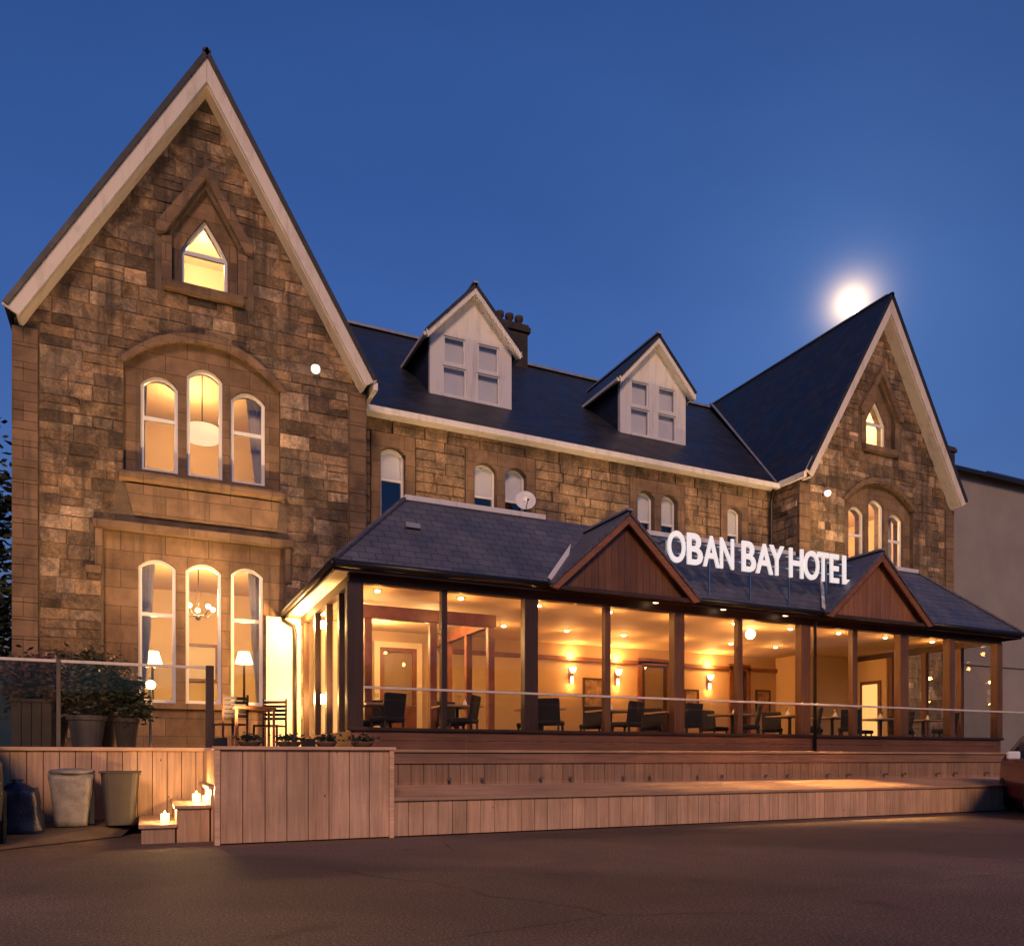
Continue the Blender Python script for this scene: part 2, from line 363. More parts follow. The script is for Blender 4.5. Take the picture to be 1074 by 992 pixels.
def copy_tree(o, parent=None):
    c = o.copy(); C.objects.link(c)
    if parent: c.parent = parent
    for ch in list(o.children): copy_tree(ch, c)
    return c
def lamp(kind, loc, power, color, parent=None, r=.04, target=None, spot=70, blend=.6):
    l = bpy.data.lights.new('lamp_light', kind); l.energy = power; l.color = color; l.shadow_soft_size = r
    o = bpy.data.objects.new('lamp_light', l); C.objects.link(o); loc = Vector(loc)
    if kind == 'SPOT': l.spot_size = R(spot); l.spot_blend = blend
    if target is not None: o.rotation_euler = (Vector(target)-loc).to_track_quat('-Z', 'Y').to_euler()
    if parent: o.parent = parent; o.location = loc-ORG[parent.name]
    else: o.location = loc
    return o
def arch(x0, x1, z0, zs, zc, n=10, d=0):
    x0, x1, z0, zc = x0+d, x1-d, z0+d, zc-d
    pts = [(x0, z0), (x1, z0)]
    for i in range(n+1):
        q = i/n; pts.append((x1+(x0-x1)*q, zs+(zc-zs)*(1-abs(2*q-1)**2.2)))
    return pts
def lancet(x0, x1, z0, zs, zc, d=0):
    x0, x1, z0, zc = x0+d, x1-d, z0+d, zc-d*1.6; cx = (x0+x1)/2
    pts = [(x0, z0), (x1, z0)]
    for i in range(6): q = i/5; pts.append((x1+(cx-x1)*q**1.15, zs+(zc-zs)*q))
    for i in range(4, -1, -1): q = i/5; pts.append((x0+(cx-x0)*q**1.15, zs+(zc-zs)*q))
    return pts

# ---------------------------------------------------------------- ground
g = MB(); g.face([(-400, -200, 0), (400, -200, 0), (400, 600, 0), (-400, 600, 0)])
tag(g.build('car_park', 'asphalt', recalc=False), kind='structure')
p = MB()   # raised paving that climbs to the recessed wall
p.mesh([(-14, 9.6, .004), (-1.6, 9.9, .012), (-.25, 11.2, .012), (-.02, 12.0, .17), (-14, 12.0, .17)], [(0, 1, 2, 3, 4)])
tag(p.build('pavement', 'paving', recalc=False), kind='structure')
# ================================================================ HOTEL
GY, MY = 17.0, 18.0
hotel = thing('hotel_building', 'large sandstone building with two steep gabled wings and slate roofs behind the glazed terrace', 'building', (10.6, 24, 0))
PAL = [(.31, .22, .14), (.27, .192, .124), (.23, .165, .11), (.18, .132, .092), (.40, .305, .21), (.27, .21, .155), (.28, .195, .118), (.20, .15, .108)]
ASH = [(.34, .245, .16), (.31, .22, .145), (.38, .275, .185), (.29, .21, .15), (.33, .23, .145)]
def tint_of(bias=1.0):
    c = rnd.choice(PAL if bias == 1 else ASH); k = bias*(rnd.choice((.62, .80, .9, 1, 1, 1.08, 1.22, 1.5))*rnd.uniform(.9, 1.1) if bias == 1 else rnd.uniform(.88, 1.1)); return tuple(x*k for x in c)
def clip(poly, a, b, c):          # keep a*x+b*z<=c
    o = []
    for i in range(len(poly)):
        p, q = poly[i], poly[(i+1) % len(poly)]; dp, dq = a*p[0]+b*p[1]-c, a*q[0]+b*q[1]-c
        if dp <= 0: o.append(p)
        if dp*dq < 0: k = dp/(dp-dq); o.append((p[0]+(q[0]-p[0])*k, p[1]+(q[1]-p[1])*k))
    return o
def blocks(mb, x0, x1, levels, y, holes, halfs, hr, wr, dep=(.012, .045), bias=1.0, vfun=None):
    rows = []
    for a, b in zip(levels, levels[1:]):
        z = a
        while z < b-1e-3:
            h = rnd.uniform(*hr)
            if b-z-h < hr[0]*.8: h = b-z
            rows.append((z, z+h)); z += h
    for za, zb in rows:
        iv = [(x0, x1)]
        for hf in holes:
            r = hf(za, zb)
            if not r: continue
            iv = [q for s in iv for q in ((s[0], min(s[1], r[0])), (max(s[0], r[1]), s[1])) if q[1]-q[0] > .04]
        for xa, xb in iv:
            x = xa
            while x < xb-1e-3:
                w = rnd.uniform(*wr)*(.6+ .5*(zb-za)/.3)
                if xb-x-w < wr[0]*.6: w = xb-x
                subs = [(za, zb)]
                if zb-za > .27 and rnd.random() < .3: k = za+(zb-za)*rnd.uniform(.4, .6); subs = [(za, k), (k, zb)]
                for (sa, sb) in subs:
                    g_ = .005; j = lambda: rnd.uniform(-.008, .008)
                    poly = [(x+g_+j(), sa+g_+j()), (x+w-g_+j(), sa+g_+j()), (x+w-g_+j(), sb-g_+j()), (x+g_+j(), sb-g_+j())]
                    for hp in halfs: poly = clip(poly, *hp)
                    if len(poly) >= 3:
                        cx = sum(p[0] for p in poly)/len(poly); cz = sum(p[1] for p in poly)/len(poly); d = rnd.uniform(*dep)
                        inn = []
                        for px, pz in poly:
                            v = Vector((cx-px, cz-pz)); ln = v.length; v *= min(.3, .016/max(ln, 1e-3)); inn.append((px+v.x, pz+v.y))
                        n = len(poly); tx, tz = rnd.uniform(-.03, .03), rnd.uniform(-.03, .03)
                        vs = [(px, y, pz) for px, pz in poly]+[(px, y-d-(px-cx)*tx-(pz-cz)*tz, pz) for px, pz in inn]
                        mb.mesh(vs, [tuple(n+i for i in range(n))]+[(i, (i+1) % n, n+(i+1) % n, n+i) for i in range(n)], tint_of(bias), 1)
                x += w
def rect_hole(xa, xb, z0, z1): return lambda a, b: (xa, xb) if b > z0+1e-3 and a < z1-1e-3 else None
def arch_hole(xa, xb, z0, zs, zc):
    def f(a, b):
        if b <= z0+1e-3 or a >= zc: return None
        m = max(zs, (a+b)/2-.02)
        if m <= zs: return (xa, xb)
        q = max(0, 1-(m-zs)/(zc-zs))**(1/2.2); c, h = (xa+xb)/2, (xb-xa)/2*q; return (c-h, c+h)
    return f
def tri_hole(cx, hw, z0, zs, zc):
    def f(a, b):
        if b <= z0+1e-3 or a >= zc: return None
        m = max(zs, a); k = (zc-m)/(zc-zs); return (cx-hw*k, cx+hw*k)
    return f

EAVE = 9.05
def window(outl, inn, y, bars, parent, frame='upvc', pane='window_glass', fw=.06, name='window'):
    m = MB().holed(outl, [inn], y, y+.07)
    for b in bars: m.box(b[0], b[1], y+.005, y+.06, b[2], b[3])
    w = m.build(name, frame, parent)
    MB().pxz(inn, y+.035, y+.043).build('pane', pane, w)
    return w
def room(x0, x1, y0, y1, z0, z1, mat, name='interior_room'):
    m = MB(); m.face([(x0, y1, z0), (x1, y1, z0), (x1, y1, z1), (x0, y1, z1)])
    m.face([(x0, y0, z0), (x0, y1, z0), (x0, y1, z1), (x0, y0, z1)]); m.face([(x1, y0, z0), (x1, y1, z0), (x1, y1, z1), (x1, y0, z1)])
    m.face([(x0, y0, z1), (x1, y0, z1), (x1, y1, z1), (x0, y1, z1)])
    r = m.build(name, mat, hotel, recalc=False)
    MB().face([(x0, y0, z0), (x1, y0, z0), (x1, y1, z0), (x0, y1, z0)]) if False else None
    f = MB(); f.face([(x0, y0, z0), (x1, y0, z0), (x1, y1, z0), (x0, y1, z0)]); f.build('floor', 'carpet', r, recalc=False)
    return r

def wing(ax, low):
    xl, xr, zt = ax-3.28, ax+3.25, EAVE
    slope = (14.62-9.15)/3.28
    out_ = [(xl, 0), (xr, 0), (xr, 9.15), (ax, 14.62), (xl, 9.15)]
    up = (ax-1.48, ax+1.46, 6.5, 8.72, 9.34)
    holes = [arch(*up, n=16)]; inner = []
    at = lancet(ax-.44, ax+.44, 10.52, 11.2, 11.92); atr = [(ax-.62, 10.43), (ax+.62, 10.43), (ax+.62, 11.45), (ax, 12.45), (ax-.62, 11.45)]
    holes.append(atr); inner.append(at)
    ups = [(ax-1.18, ax-.50, 6.68, 8.38, 8.58), (ax-.34, ax+.34, 6.68, 8.70, 8.90), (ax+.50, ax+1.18, 6.68, 8.38, 8.58)]
    inner += [arch(*u) for u in ups]
    hs = [arch_hole(*up), tri_hole(ax, .92, 10.2, 11.4, 12.9), rect_hole(ax-1.62, ax+1.6, 5.62, 6.5)]
    lows = []
    if low:
        lr = [(ax-1.82, 1.1), (ax+1.55, 1.1), (ax+1.55, 5.42), (ax-1.82, 5.42)]
        holes.append(lr); hs.append(rect_hole(ax-1.86, ax+1.59, 0, 5.56))
        lows = [(ax-1.22, ax-.54, 2.1, 4.78, 4.94), (ax-.36, ax+.32, 2.1, 4.78, 4.94), (ax+.50, ax+1.14, 2.1, 4.78, 4.94)]
        inner += [arch(*l) for l in lows]
    # rubble leaf, with quoin strips of dressed stone at both corners
    m = MB().holed(out_, holes, GY, GY+.13)
    for f in range(len(m.mi)): m.mi[f] = 0
    hp = [(slope, 1, 14.62+slope*ax), (-slope, 1, 14.62-slope*ax)]
    lev = [0, 1.1, 2.6, 4.1, 5.56, 6.5, 8.7, 10.2, 11.4, 14.6]
    hs += [rect_hole(xl-.1, xl+.40, 0, 8.95), rect_hole(xr-.36, xr+.1, 0, 8.95)]
    blocks(m, xl, xr, lev, GY, hs, hp, (.19, .36), (.24, .64), (.006, .026))
    m.build('stone_wall', ['mortar', 'rubble_stone'], hotel, recalc=False)
    MB().holed([(x, z) for x, z in out_], inner, GY+.13, GY+.5).build('wall_core', 'dressed_stone', hotel)
    for xa, xb in ((xl-.03, xl+.38), (xr-.34, xr+.03)):
        q = MB(); z = 0
        while z < 8.9:
            h = min(rnd.uniform(.30, .42), 8.93-z); q.box(xa, xb, GY-.055-rnd.uniform(0, .008), GY+.2, z+.004, z+h-.004); z += h
        q.build('quoin', 'dressed_stone', hotel, bevel=.008)
    # hood moulds and sills
    def band(outer, inn, y0, y1, nm='hood_mould'):
        pts = outer+inn[::-1]; MB().pxz(pts, y0, y1).build(nm, 'dressed_stone', hotel)
    o1 = [p for p in arch(up[0]-.11, up[1]+.11, 6.5, 8.66, 9.47, n=16)][2:]; i1 = arch(up[0]+.03, up[1]-.03, 6.5, 8.66, 9.31, n=16)[2:]
    m = MB().pxz(o1+i1[::-1], GY-.07, GY+.02); m.build('hood_mould', 'dressed_stone', hotel)
    hx = .90
    MB().pxz([(ax-hx, 11.32), (ax-hx, 11.48), (ax, 12.84), (ax+hx, 11.48), (ax+hx, 11.32), (ax+hx-.15, 11.32), (ax, 12.60), (ax-hx+.15, 11.32)], GY-.11, GY+.03).build('hood_mould', 'dressed_stone', hotel)
    MB().pxz([(ax-.80, 11.30), (ax-.62, 11.30), (ax-.62, 10.43), (ax-.80, 10.43)], GY-.035, GY+.02).build('surround', 'dressed_stone', hotel)
    MB().pxz([(ax+.80, 11.30), (ax+.62, 11.30), (ax+.62, 10.43), (ax+.80, 10.43)], GY-.035, GY+.02).build('surround', 'dressed_stone', hotel)
    MB().prism([(ax-.78, GY-.16, 10.22), (ax-.78, GY+.2, 10.22), (ax-.78, GY+.2, 10.46), (ax-.78, GY-.16, 10.38)], (1.5, 0, 0)).build('sill', 'dressed_stone', hotel)
    MB().prism([(ax-1.55, GY-.20, 6.38), (ax-1.55, GY+.2, 6.30), (ax-1.55, GY+.2, 6.66), (ax-1.55, GY-.20, 6.50)], (3.1, 0, 0)).build('sill', 'dressed_stone', hotel)
    MB().pxz([(ax-1.45, 6.31), (ax+1.45, 6.31), (ax+1.38, 5.72), (ax-1.30, 5.72)], GY-.08, GY+.03).build('apron', 'dressed_stone', hotel)
    if low:
        m = MB(); m.box(ax-2.0, ax+1.72, GY-.14, GY+.02, 5.40, 5.54); m.box(ax-2.12, ax-1.86, GY-.10, GY+.02, 4.52, 4.66); m.box(ax-1.96, ax-1.84, GY-.06, GY+.02, 4.66, 5.40); m.box(ax+1.56, ax+1.68, GY-.06, GY+.02, 4.66, 5.40)
        m.build('hood_mould', 'dressed_stone', hotel)
        MB().box(ax-1.40, ax+1.30, GY+.02, GY+.25, 1.98, 2.09).build('sill', 'dressed_stone', hotel)
    # windows
    wl = []
    for i, u in enumerate(ups+lows):
        fw = .065; bars = []
        if i not in (1, 4):
            zb = u[2]+(1.02 if i < 3 else 1.72); bars = [(u[0]+.05, u[1]-.05, zb, zb+.07)]
        wl.append(window(arch(*u), arch(*u, d=fw), GY+.22, bars, hotel))
    window(at, lancet(ax-.44, ax+.44, 10.52, 11.2, 11.92, d=.06), GY+.22, [(ax-.38, ax+.38, 11.17, 11.25)], hotel)
    # bargeboards, soffits, roof
    bw = .30
    sx = (14.90-9.07)/3.38
    for sgn in (-1, 1):
        ft = (ax+sgn*3.42, 9.10); ap = (ax, 14.88)
        n_ = Vector((-sgn*(ap[1]-ft[1]), -3.42*1)).normalized()  # inward-down
        dx, dz = n_.x*bw, n_.y*bw
        lowa = (ap[0], ap[1]-bw*1.98)
        m = MB().pxz([ft, ap, lowa, (ft[0]+dx, ft[1]+dz)], GY-.42, GY-.36); m.build('bargeboard', 'old_white_paint', hotel, bevel=.01)
        # soffit boards between barge and wall, with an inner moulding
        e = .06; MB().pxz([(ft[0]+dx*.84, ft[1]+dz*.84), (ap[0], ap[1]-bw*1.98*.84), (ap[0], ap[1]-bw*1.98*1.06), (ft[0]+dx*1.06, ft[1]+dz*1.06)], GY-.36, GY+.02).build('soffit', 'old_white_paint', hotel)
        # roof slope
        vx = ax-3.40*(-sgn)
        th = .09
        inner_side = (sgn > 0) == (ax < 10)
        if inner_side: pts = [(vx, GY-.46, 9.13), (vx, 17.7, 9.13), (ax, 24.85, 14.93), (ax, GY-.46, 14.93)]
        else: pts = [(vx, GY-.46, 9.13), (vx, 32, 9.13), (ax, 32, 14.93), (ax, GY-.46, 14.93)]
        MB().slab(pts, th).build('roof', 'slate', hotel)
        if inner_side:
            MB().box(vx-.05, vx+.05, GY-.36, 17.62, 8.92, 9.08).build('gutter', 'white_paint', hotel)
            nrm = Vector((sgn*.3, 0, .5))
            MB().bar(Vector((vx, 17.72, 9.10)), Vector((ax, 24.85, 14.97)), .16, .03, (0, -.5, 1)).build('valley_flashing', 'lead', hotel)
    m = MB(); m.bar((ax, GY-.30, 14.90), (ax, 25, 14.90), .14, .05); m.build('ridge_tile', 'lead', hotel)
    return wl
AXL, AXR = 1.13, 20.28
wl = wing(AXL, True); wr = wing(AXR, False)
# side and back walls of both wings
for xa, xb in ((-2.15, -1.9), (23.28, 23.53)):
    MB().box(xa, xb, GY+.5, 31.8, 0, 9.1).build('side_wall', 'dressed_stone', hotel)
MB().box(-2.1, 23.5, 31.6, 31.9, 0, 9.1).build('back_wall', 'dressed_stone', hotel)
for x in (4.12, 17.03):  # returns between wings and main wall
    m = MB().box(x, x+.25, GY+.5, MY+.5, 0, 9.0)
    # rubble on the face that shows
    if x > 10:
        mm = MB(); blocks(mm, -(MY+.02), -(GY+.03), [0, 3, 6, 9], 0, [], [], (.2, .36), (.3, .6))
        mm.v = [Vector((17.0+v.y, -v.x, v.z)) for v in mm.v]; mm.build('return_wall', ['mortar', 'rubble_stone'], hotel, recalc=False)
    m.build('return_wall', 'dressed_stone', hotel)

# main wall between the wings
wins = [[(5.02, 5.62, 6.0, 8.15, 8.31)], [(7.38, 7.98, 6.9, 8.14, 8.31), (8.21, 8.81, 6.9, 8.14, 8.31)], [(12.16, 12.72, 6.9, 8.14, 8.30), (12.94, 13.50, 6.9, 8.14, 8.30)], [(15.25, 15.79, 6.9, 8.12, 8.26)]]
allw = [w for g_ in wins for w in g_]
MB().holed([(4.1, 0), (17.3, 0), (17.3, 9.1), (4.1, 9.1)], [arch(*w) for w in allw], MY+.05, MY+.5).build('wall_core', 'mortar', hotel)
m = MB(); hs = []
for g_ in wins: hs.append(rect_hole(g_[0][0]-.24, g_[-1][1]+.24, g_[0][2]-.15, 8.62))
blocks(m, 4.35, 17.05, [4.0, 5.6, 6.75, 8.62, 9.0], MY+.05, hs, [], (.24, .34), (.38, .85), (.045, .06), .92)
m.build('stone_wall', ['mortar', 'rubble_stone'], hotel, recalc=False)
for g_ in wins:
    MB().holed([(g_[0][0]-.23, g_[0][2]-.15), (g_[-1][1]+.23, g_[0][2]-.15), (g_[-1][1]+.23, 8.61), (g_[0][0]-.23, 8.61)], [arch(*w) for w in g_], MY-.02, MY+.05).build('surround', 'dressed_stone', hotel, recalc=True)
    for w in g_:
        zb = 7.48 if w[2] > 6.5 else 7.55
        ww = window(arch(*w), arch(*w, d=.06), MY+.16, [(w[0]+.05, w[1]-.05, zb, zb+.06)], hotel)
        MB().box(w[0]+.05, w[1]-.05, MY+.235, MY+.24, zb+.03, w[4]-.03).build('blind', 'blind', ww)
m = MB(); m.box(4.4, 17.0, MY+.5, MY+.52, 5.8, 9.0); m.build('room_darkness', 'curtain', hotel) if False else None
room(4.4, 17.0, MY+.5, 22, 5.9, 8.95, 'interior_wall')
# main roof
MB().slab([(4.5, 17.66, 9.05), (AXL, 24.85, 14.74), (AXR, 24.85, 14.74), (16.86, 17.66, 9.05)], .10).build('roof', 'slate', hotel)
MB().slab([(-2.2, 32, 9.05), (-2.2, 24.85, 14.74), (23.5, 24.85, 14.74), (23.5, 32, 9.05)], .10).build('roof', 'slate', hotel)
MB().bar((AXL, 24.85, 14.78), (AXR, 24.85, 14.78), .2, .08).build('ridge_tile', 'lead', hotel)
MB().box(4.42, 16.88, 17.58, 17.70, 8.88, 9.03).build('gutter', 'white_paint', hotel, bevel=.02)
MB().box(4.42, 16.98, 17.70, MY+.05, 8.93, 8.97).build('soffit', 'white_paint', hotel)
# downpipes in the two inner corners
for x in (4.55, 16.80): MB().tube([(x, 17.78, 8.9), (x, 17.88, 8.6), (x, 17.88, 5.6)], .045).build('downpipe', 'dark_metal', hotel)

# dormers
def dormer(x0):
    x1 = x0+2.34; cx = (x0+x1)/2; y = 19.45; zb, ze, za = 10.36, 12.15, 13.28
    holes = []
    for a in (x0+.36, x0+1.33):
        holes += [[(a+.03, 11.36), (a+.63, 11.36), (a+.63, 12.06), (a+.03, 12.06)], [(a, 10.52), (a+.66, 10.52), (a+.66, 11.28), (a, 11.28)]]
    d = MB().holed([(x0, zb), (x1, zb), (x1, ze), (cx, za), (x0, ze)], holes, y, y+.12).build('dormer', 'white_paint', hotel)
    for h in holes:
        e = .035; inn = [(h[0][0]+e, h[0][1]+e), (h[1][0]-e, h[1][1]+e), (h[2][0]-e, h[2][1]-e), (h[3][0]+e, h[3][1]-e)]
        MB().holed(h, [inn], y+.03, y+.09).build('window_frame', 'upvc', d)
        MB().pxz(inn, y+.05, y+.056).build('pane', 'window_glass', d)
    MB().box(x0+.3, x1-.3, y+.17, y+.18, 10.45, 12.1).build('curtain', 'blind', d)
    MB().box(x0+.34, x1-.34, y-.05, y+.02, 10.44, 10.50).build('sill', 'white_paint', d)
    for a, b in ((x0, x0+.1), (x1-.1, x1)):
        MB().prism([(a, y+.12, zb-.1), (a, y+.12, ze), (a, 22.0, ze)], (.1, 0, 0)).build('cheek', 'slate', d)
    for s in (-1, 1):
        ex = cx+s*1.36; ez = 11.98; k = 13.45
        yb = 17.7+(k-9.05)/.796+.4
        MB().slab([(ex, y-.32, ez), (ex, 17.7+(ez-9.05)/.796+.5, ez), (cx, yb, k), (cx, y-.32, k)], .07).build('dormer_roof', 'slate', d)
        MB().pxz([(ex, ez-.03), (cx, k-.03), (cx, k-.27), (ex-s*.05, ez-.22)], y-.28, y-.22).build('bargeboard', 'white_paint', d, bevel=.008)
        MB().pxz([(ex-s*.04, ez-.12), (cx, k-.15), (cx, k-.18), (ex-s*.05, ez-.15)], y-.22, y).build('soffit', 'white_paint', d)
        MB().box(ex-.04, ex+.04, y-.2, 17.7+(ez-9.05)/.796+.2, ez-.14, ez-.05).build('gutter', 'white_paint', d)
    MB().bar((cx, y-.32, k+.02), (cx, yb-.2, k+.02), .14, .05).build('ridge_tile', 'lead', d)
dormer(6.73); dormer(12.55)

def chimney(x0, x1, y0, y1, z0, z1, parent, npots=3):
    m = MB().box(x0, x1, y0, y1, z0, z1-.28).box(x0-.08, x1+.08, y0-.08, y1+.08, z1-.28, z1-.1).box(x0-.03, x1+.03, y0-.03, y1+.03, z1-.1, z1)
    c = m.build('chimney', 'sooty_stone', parent, bevel=.02)
    for i in range(npots):
        x = x0+(i+.5)*(x1-x0)/npots; MB().lathe([(.12, 0), (.10, .25), (.15, .3), (.15, .42), (.1, .42)], (x, (y0+y1)/2, z1), 12).build('chimney_pot', 'clay', c, smooth=True)
chimney(10.95, 12.05, 24.5, 25.2, 13.9, 15.95, hotel, 3)

# wing rooms and what is in them
room(-1.9, 4.1, GY+.5, 22.5, 1.15, 5.4, 'interior_paint'); room(-1.9, 4.1, GY+.5, 21.5, 6.0, 9.35, 'interior_paint'); room(.0, 2.26, GY+.5, 20, 10.1, 12.6, 'interior_cream')
room(17.3, 23.2, GY+.5, 21.5, 6.0, 9.35, 'interior_paint'); room(19.2, 21.4, GY+.5, 20, 10.1, 12.6, 'interior_cream')
for ax in (AXL, AXR):
    lamp('POINT', (ax, 18.6, 11.9), 130 if ax < 10 else 240, (1, .72, .36), r=.15)
    lamp('POINT', (ax-.2, 19.3, 8.6), 190 if ax < 10 else 520, WARMW if ax < 10 else (1, .62, .27), r=.2)
def curtain(win, x0, x1, y, z0, z1, taper):
    m = MB(); n = 14
    vs = []; 
    for i in range(n+1):
        q = i/n; x = x0+(x1-x0)*q; yy = y+.03*math.sin(i*2.4)
        vs += [(x, yy, z1), (x0+(x1-x0)*q*(1 if not taper else .75), yy, (z0+z1)/2), (x0+(x1-x0)*q*taper, yy, z0)]
    m.mesh(vs, [(i*3+k, i*3+k+1, i*3+k+4, i*3+k+3) for i in range(n) for k in range(2)]); m.build('curtain', 'curtain', win, smooth=True, recalc=False)
curtain(wl[3], -.12, .22, GY+.6, 2.0, 5.0, .35); curtain(wl[5], 2.30, 2.02, GY+.6, 2.0, 5.0, .35)
curtain(wl[0], -.12, .08, GY+.6, 6.5, 8.7, .8); curtain(wl[2], 2.36, 1.98, GY+.6, 6.5, 8.7, .4)
curtain(wr[0], 19.0, 19.3, GY+.6, 6.5, 8.7, .8); curtain(wr[2], 21.5, 21.2, GY+.6, 6.5, 8.7, .5)
# drum pendant in the middle upper window
c_ = PY(212, 452, 18.4)
dp = thing('pendant_lamp', 'white drum ceiling lamp seen in the middle upper window of the left gable', 'lamp', (c_.x, c_.y, 9.35))
MB().lathe([(.34, -.20), (.36, .06), (.345, .06), (.325, -.19)], (c_.x, c_.y, c_.z), 24).build('lamp_shade', 'drum_shade', dp, smooth=True)
MB().lathe([(.0, -.16), (.30, -.18), (.31, -.195), (.0, -.20)], (c_.x, c_.y, c_.z), 24).build('diffuser', 'lamp_bulb', dp)
MB().tube([(c_.x, c_.y, c_.z), (c_.x, c_.y, 9.33)], .012, 6).build('cord', 'black_plastic', dp)
# chandelier in the dining room
c_ = PY(208, 636, 18.9)
ch = thing('chandelier', 'small brass chandelier with lit bulbs inside the middle ground floor window of the left gable', 'chandelier', (c_.x, c_.y, 5.38))
MB().tube([(c_.x, c_.y, 5.38), (c_.x, c_.y, c_.z-.25)], [.012, .012], 6).ball((c_.x, c_.y, c_.z-.25), .06).ball((c_.x, c_.y, 5.33), .05).build('stem', 'wood_dark', ch)
for k in range(5):
    a = 2*math.pi*k/5+.3; dx, dy = math.cos(a), math.sin(a)
    ar = MB().tube([(c_.x, c_.y, c_.z-.2), (c_.x+dx*.2, c_.y+dy*.2, c_.z-.22), (c_.x+dx*.33, c_.y+dy*.33, c_.z-.1)], .012, 6).build('arm', 'wood_dark', ch)
    MB().ball((c_.x+dx*.33, c_.y+dy*.33, c_.z-.03), .055, 10).build('bulb', 'lamp_bulb', ar, smooth=True)
lamp('POINT', (c_.x, c_.y, c_.z+.1), 360, (1, .60, .22), ch, .3)
def table_lamp(u, v, y, label):
    q = PY(u, v, y); tl = thing('table_lamp', label, 'lamp', (q.x, q.y, 1.15), 'lit lamps inside the ground floor windows')
    MB().lathe([(.13, 0), (.13, .03), (.03, .06), (.025, q.z-1.3)], (q.x, q.y, 1.15), 12).build('stand', 'wood_dark', tl)
    MB().lathe([(.20, -.13), (.12, .14), (.11, .14), (.19, -.13)], q, 20).build('lamp_shade', 'lamp_soft', tl, smooth=True)
    lamp('POINT', q+Vector((0, 0,         .35)), 80, (1, .56, .18), tl, .08)
table_lamp(160, 690, 18.5, 'lit floor lamp with pale shade inside the left ground floor window of the left gable')
table_lamp(256, 690, 18.9, 'lit floor lamp with pale shade inside the right ground floor window of the left gable')
q = PY(208, 695, 22.46)
pf = MB().holed([(q.x-.5, q.z-.5), (q.x+.5, q.z-.5), (q.x+.5, q.z+.5), (q.x-.5, q.z+.5)], [[(q.x-.42, q.z-.42), (q.x+.42, q.z-.42), (q.x+.42, q.z+.42), (q.x-.42, q.z+.42)]], 22.42, 22.48).build('picture_frame', 'wood_red')
tag(pf, 'brown framed cream panel on the far wall seen through the middle ground floor window', 'picture')
MB().pxz([(q.x-.42, q.z-.42), (q.x+.42, q.z-.42), (q.x+.42, q.z+.42), (q.x-.42, q.z+.42)], 22.45, 22.47).build('panel', 'interior_cream', pf)

# ================================================================ CONSERVATORY
FZ, HZ = 1.22, 3.80
cons = thing('conservatory', 'long glazed timber conservatory with hipped slate roof and two brown gablets', 'conservatory', (11, 15, 0))
posts = [(3.05, .26), (4.57, .10), (6.17, .26), (7.77, .12), (9.35, .24), (10.89, .12), (12.60, .26), (14.09, .14), (15.58, .26), (17.19, .18), (18.92, .20)]
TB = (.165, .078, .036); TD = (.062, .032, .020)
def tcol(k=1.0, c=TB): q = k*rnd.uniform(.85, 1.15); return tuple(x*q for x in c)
for i, (x, w) in enumerate(posts):
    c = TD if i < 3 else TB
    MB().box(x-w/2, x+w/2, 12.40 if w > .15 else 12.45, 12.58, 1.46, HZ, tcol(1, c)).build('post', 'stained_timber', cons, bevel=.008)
for (x0, w0), (x1, w1) in zip(posts, posts[1:]):
    MB().box(x0+w0/2, x1-w1/2, 12.495, 12.507, 1.50, HZ).build('pane', 'conservatory_glass', cons)
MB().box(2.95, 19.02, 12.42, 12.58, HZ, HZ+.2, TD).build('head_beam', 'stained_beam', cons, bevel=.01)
MB().box(2.95, 19.02, 12.36, 12.60, 1.44, 1.495, TD).build('sill', 'stained_beam', cons, bevel=.008)
# plinth of horizontal boards under the glass
m = MB()
for z in (1.14, 1.29): m.box(2.98, 18.98, 12.42, 12.56, z+.003, z+.147, tcol(1.25, (.21, .095, .055)))
m.build('plinth', 'stained_beam', cons, bevel=.006)
for xs in (3.07, 18.93):
    m = MB(); m.box(xs-.06, xs+.06, 12.6, 16.98, 1.14, 1.44, tcol(1.2)); m.build('plinth', 'stained_timber', cons)
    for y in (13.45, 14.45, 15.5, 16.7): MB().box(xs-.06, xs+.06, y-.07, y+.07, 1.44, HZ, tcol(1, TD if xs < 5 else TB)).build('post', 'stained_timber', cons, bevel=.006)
    MB().box(xs-.07, xs+.07, 12.58, 16.98, HZ, HZ+.18, TD).build('head_beam', 'stained_timber', cons)
    for a, b in ((12.58, 13.38), (13.52, 14.38), (14.52, 15.43), (15.57, 16.63)):
        if xs > 10 and b > 16: continue
        MB().box(xs-.006, xs+.006, a, b, 1.45, HZ).build('pane', 'conservatory_glass', cons)
# roof: four planes at 45 degrees, flat lead top
ze, zt, X0, X1, Y0 = 4.06, 5.70, 2.66, 19.40, 12.16; k = zt-ze
MB().slab([(X0, Y0, ze), (X1, Y0, ze), (X1-k, Y0+k, zt), (X0+k, Y0+k, zt)], .06).build('roof', 'slate_new', cons)
MB().slab([(X0, Y0, ze), (X0+k, Y0+k, zt), (X0+k, 16.98, zt), (X0, 16.98, ze)], .06).build('roof', 'slate_new', cons)
MB().slab([(X1, Y0, ze), (X1-k, Y0+k, zt), (X1-k, 16.98, zt), (X1, 16.98, ze)], .06).build('roof', 'slate_new', cons)
m = MB(); m.box(X0+k, X1-k, Y0+k, 16.98, zt-.05, zt-.01); m.box(4.42, 17.0, 16.98, 17.98, zt-.05, zt-.01); m.build('flat_roof', 'lead', cons)
for a, b in ((X0+k-.02, 7.15), (8.65, 13.65), (15.1, X1-k+.02)):
    MB().box(a, b, Y0+k-.06, Y0+k+.05, zt-.03, zt+.07).build('roof_trim', 'white_paint', cons, bevel=.01)
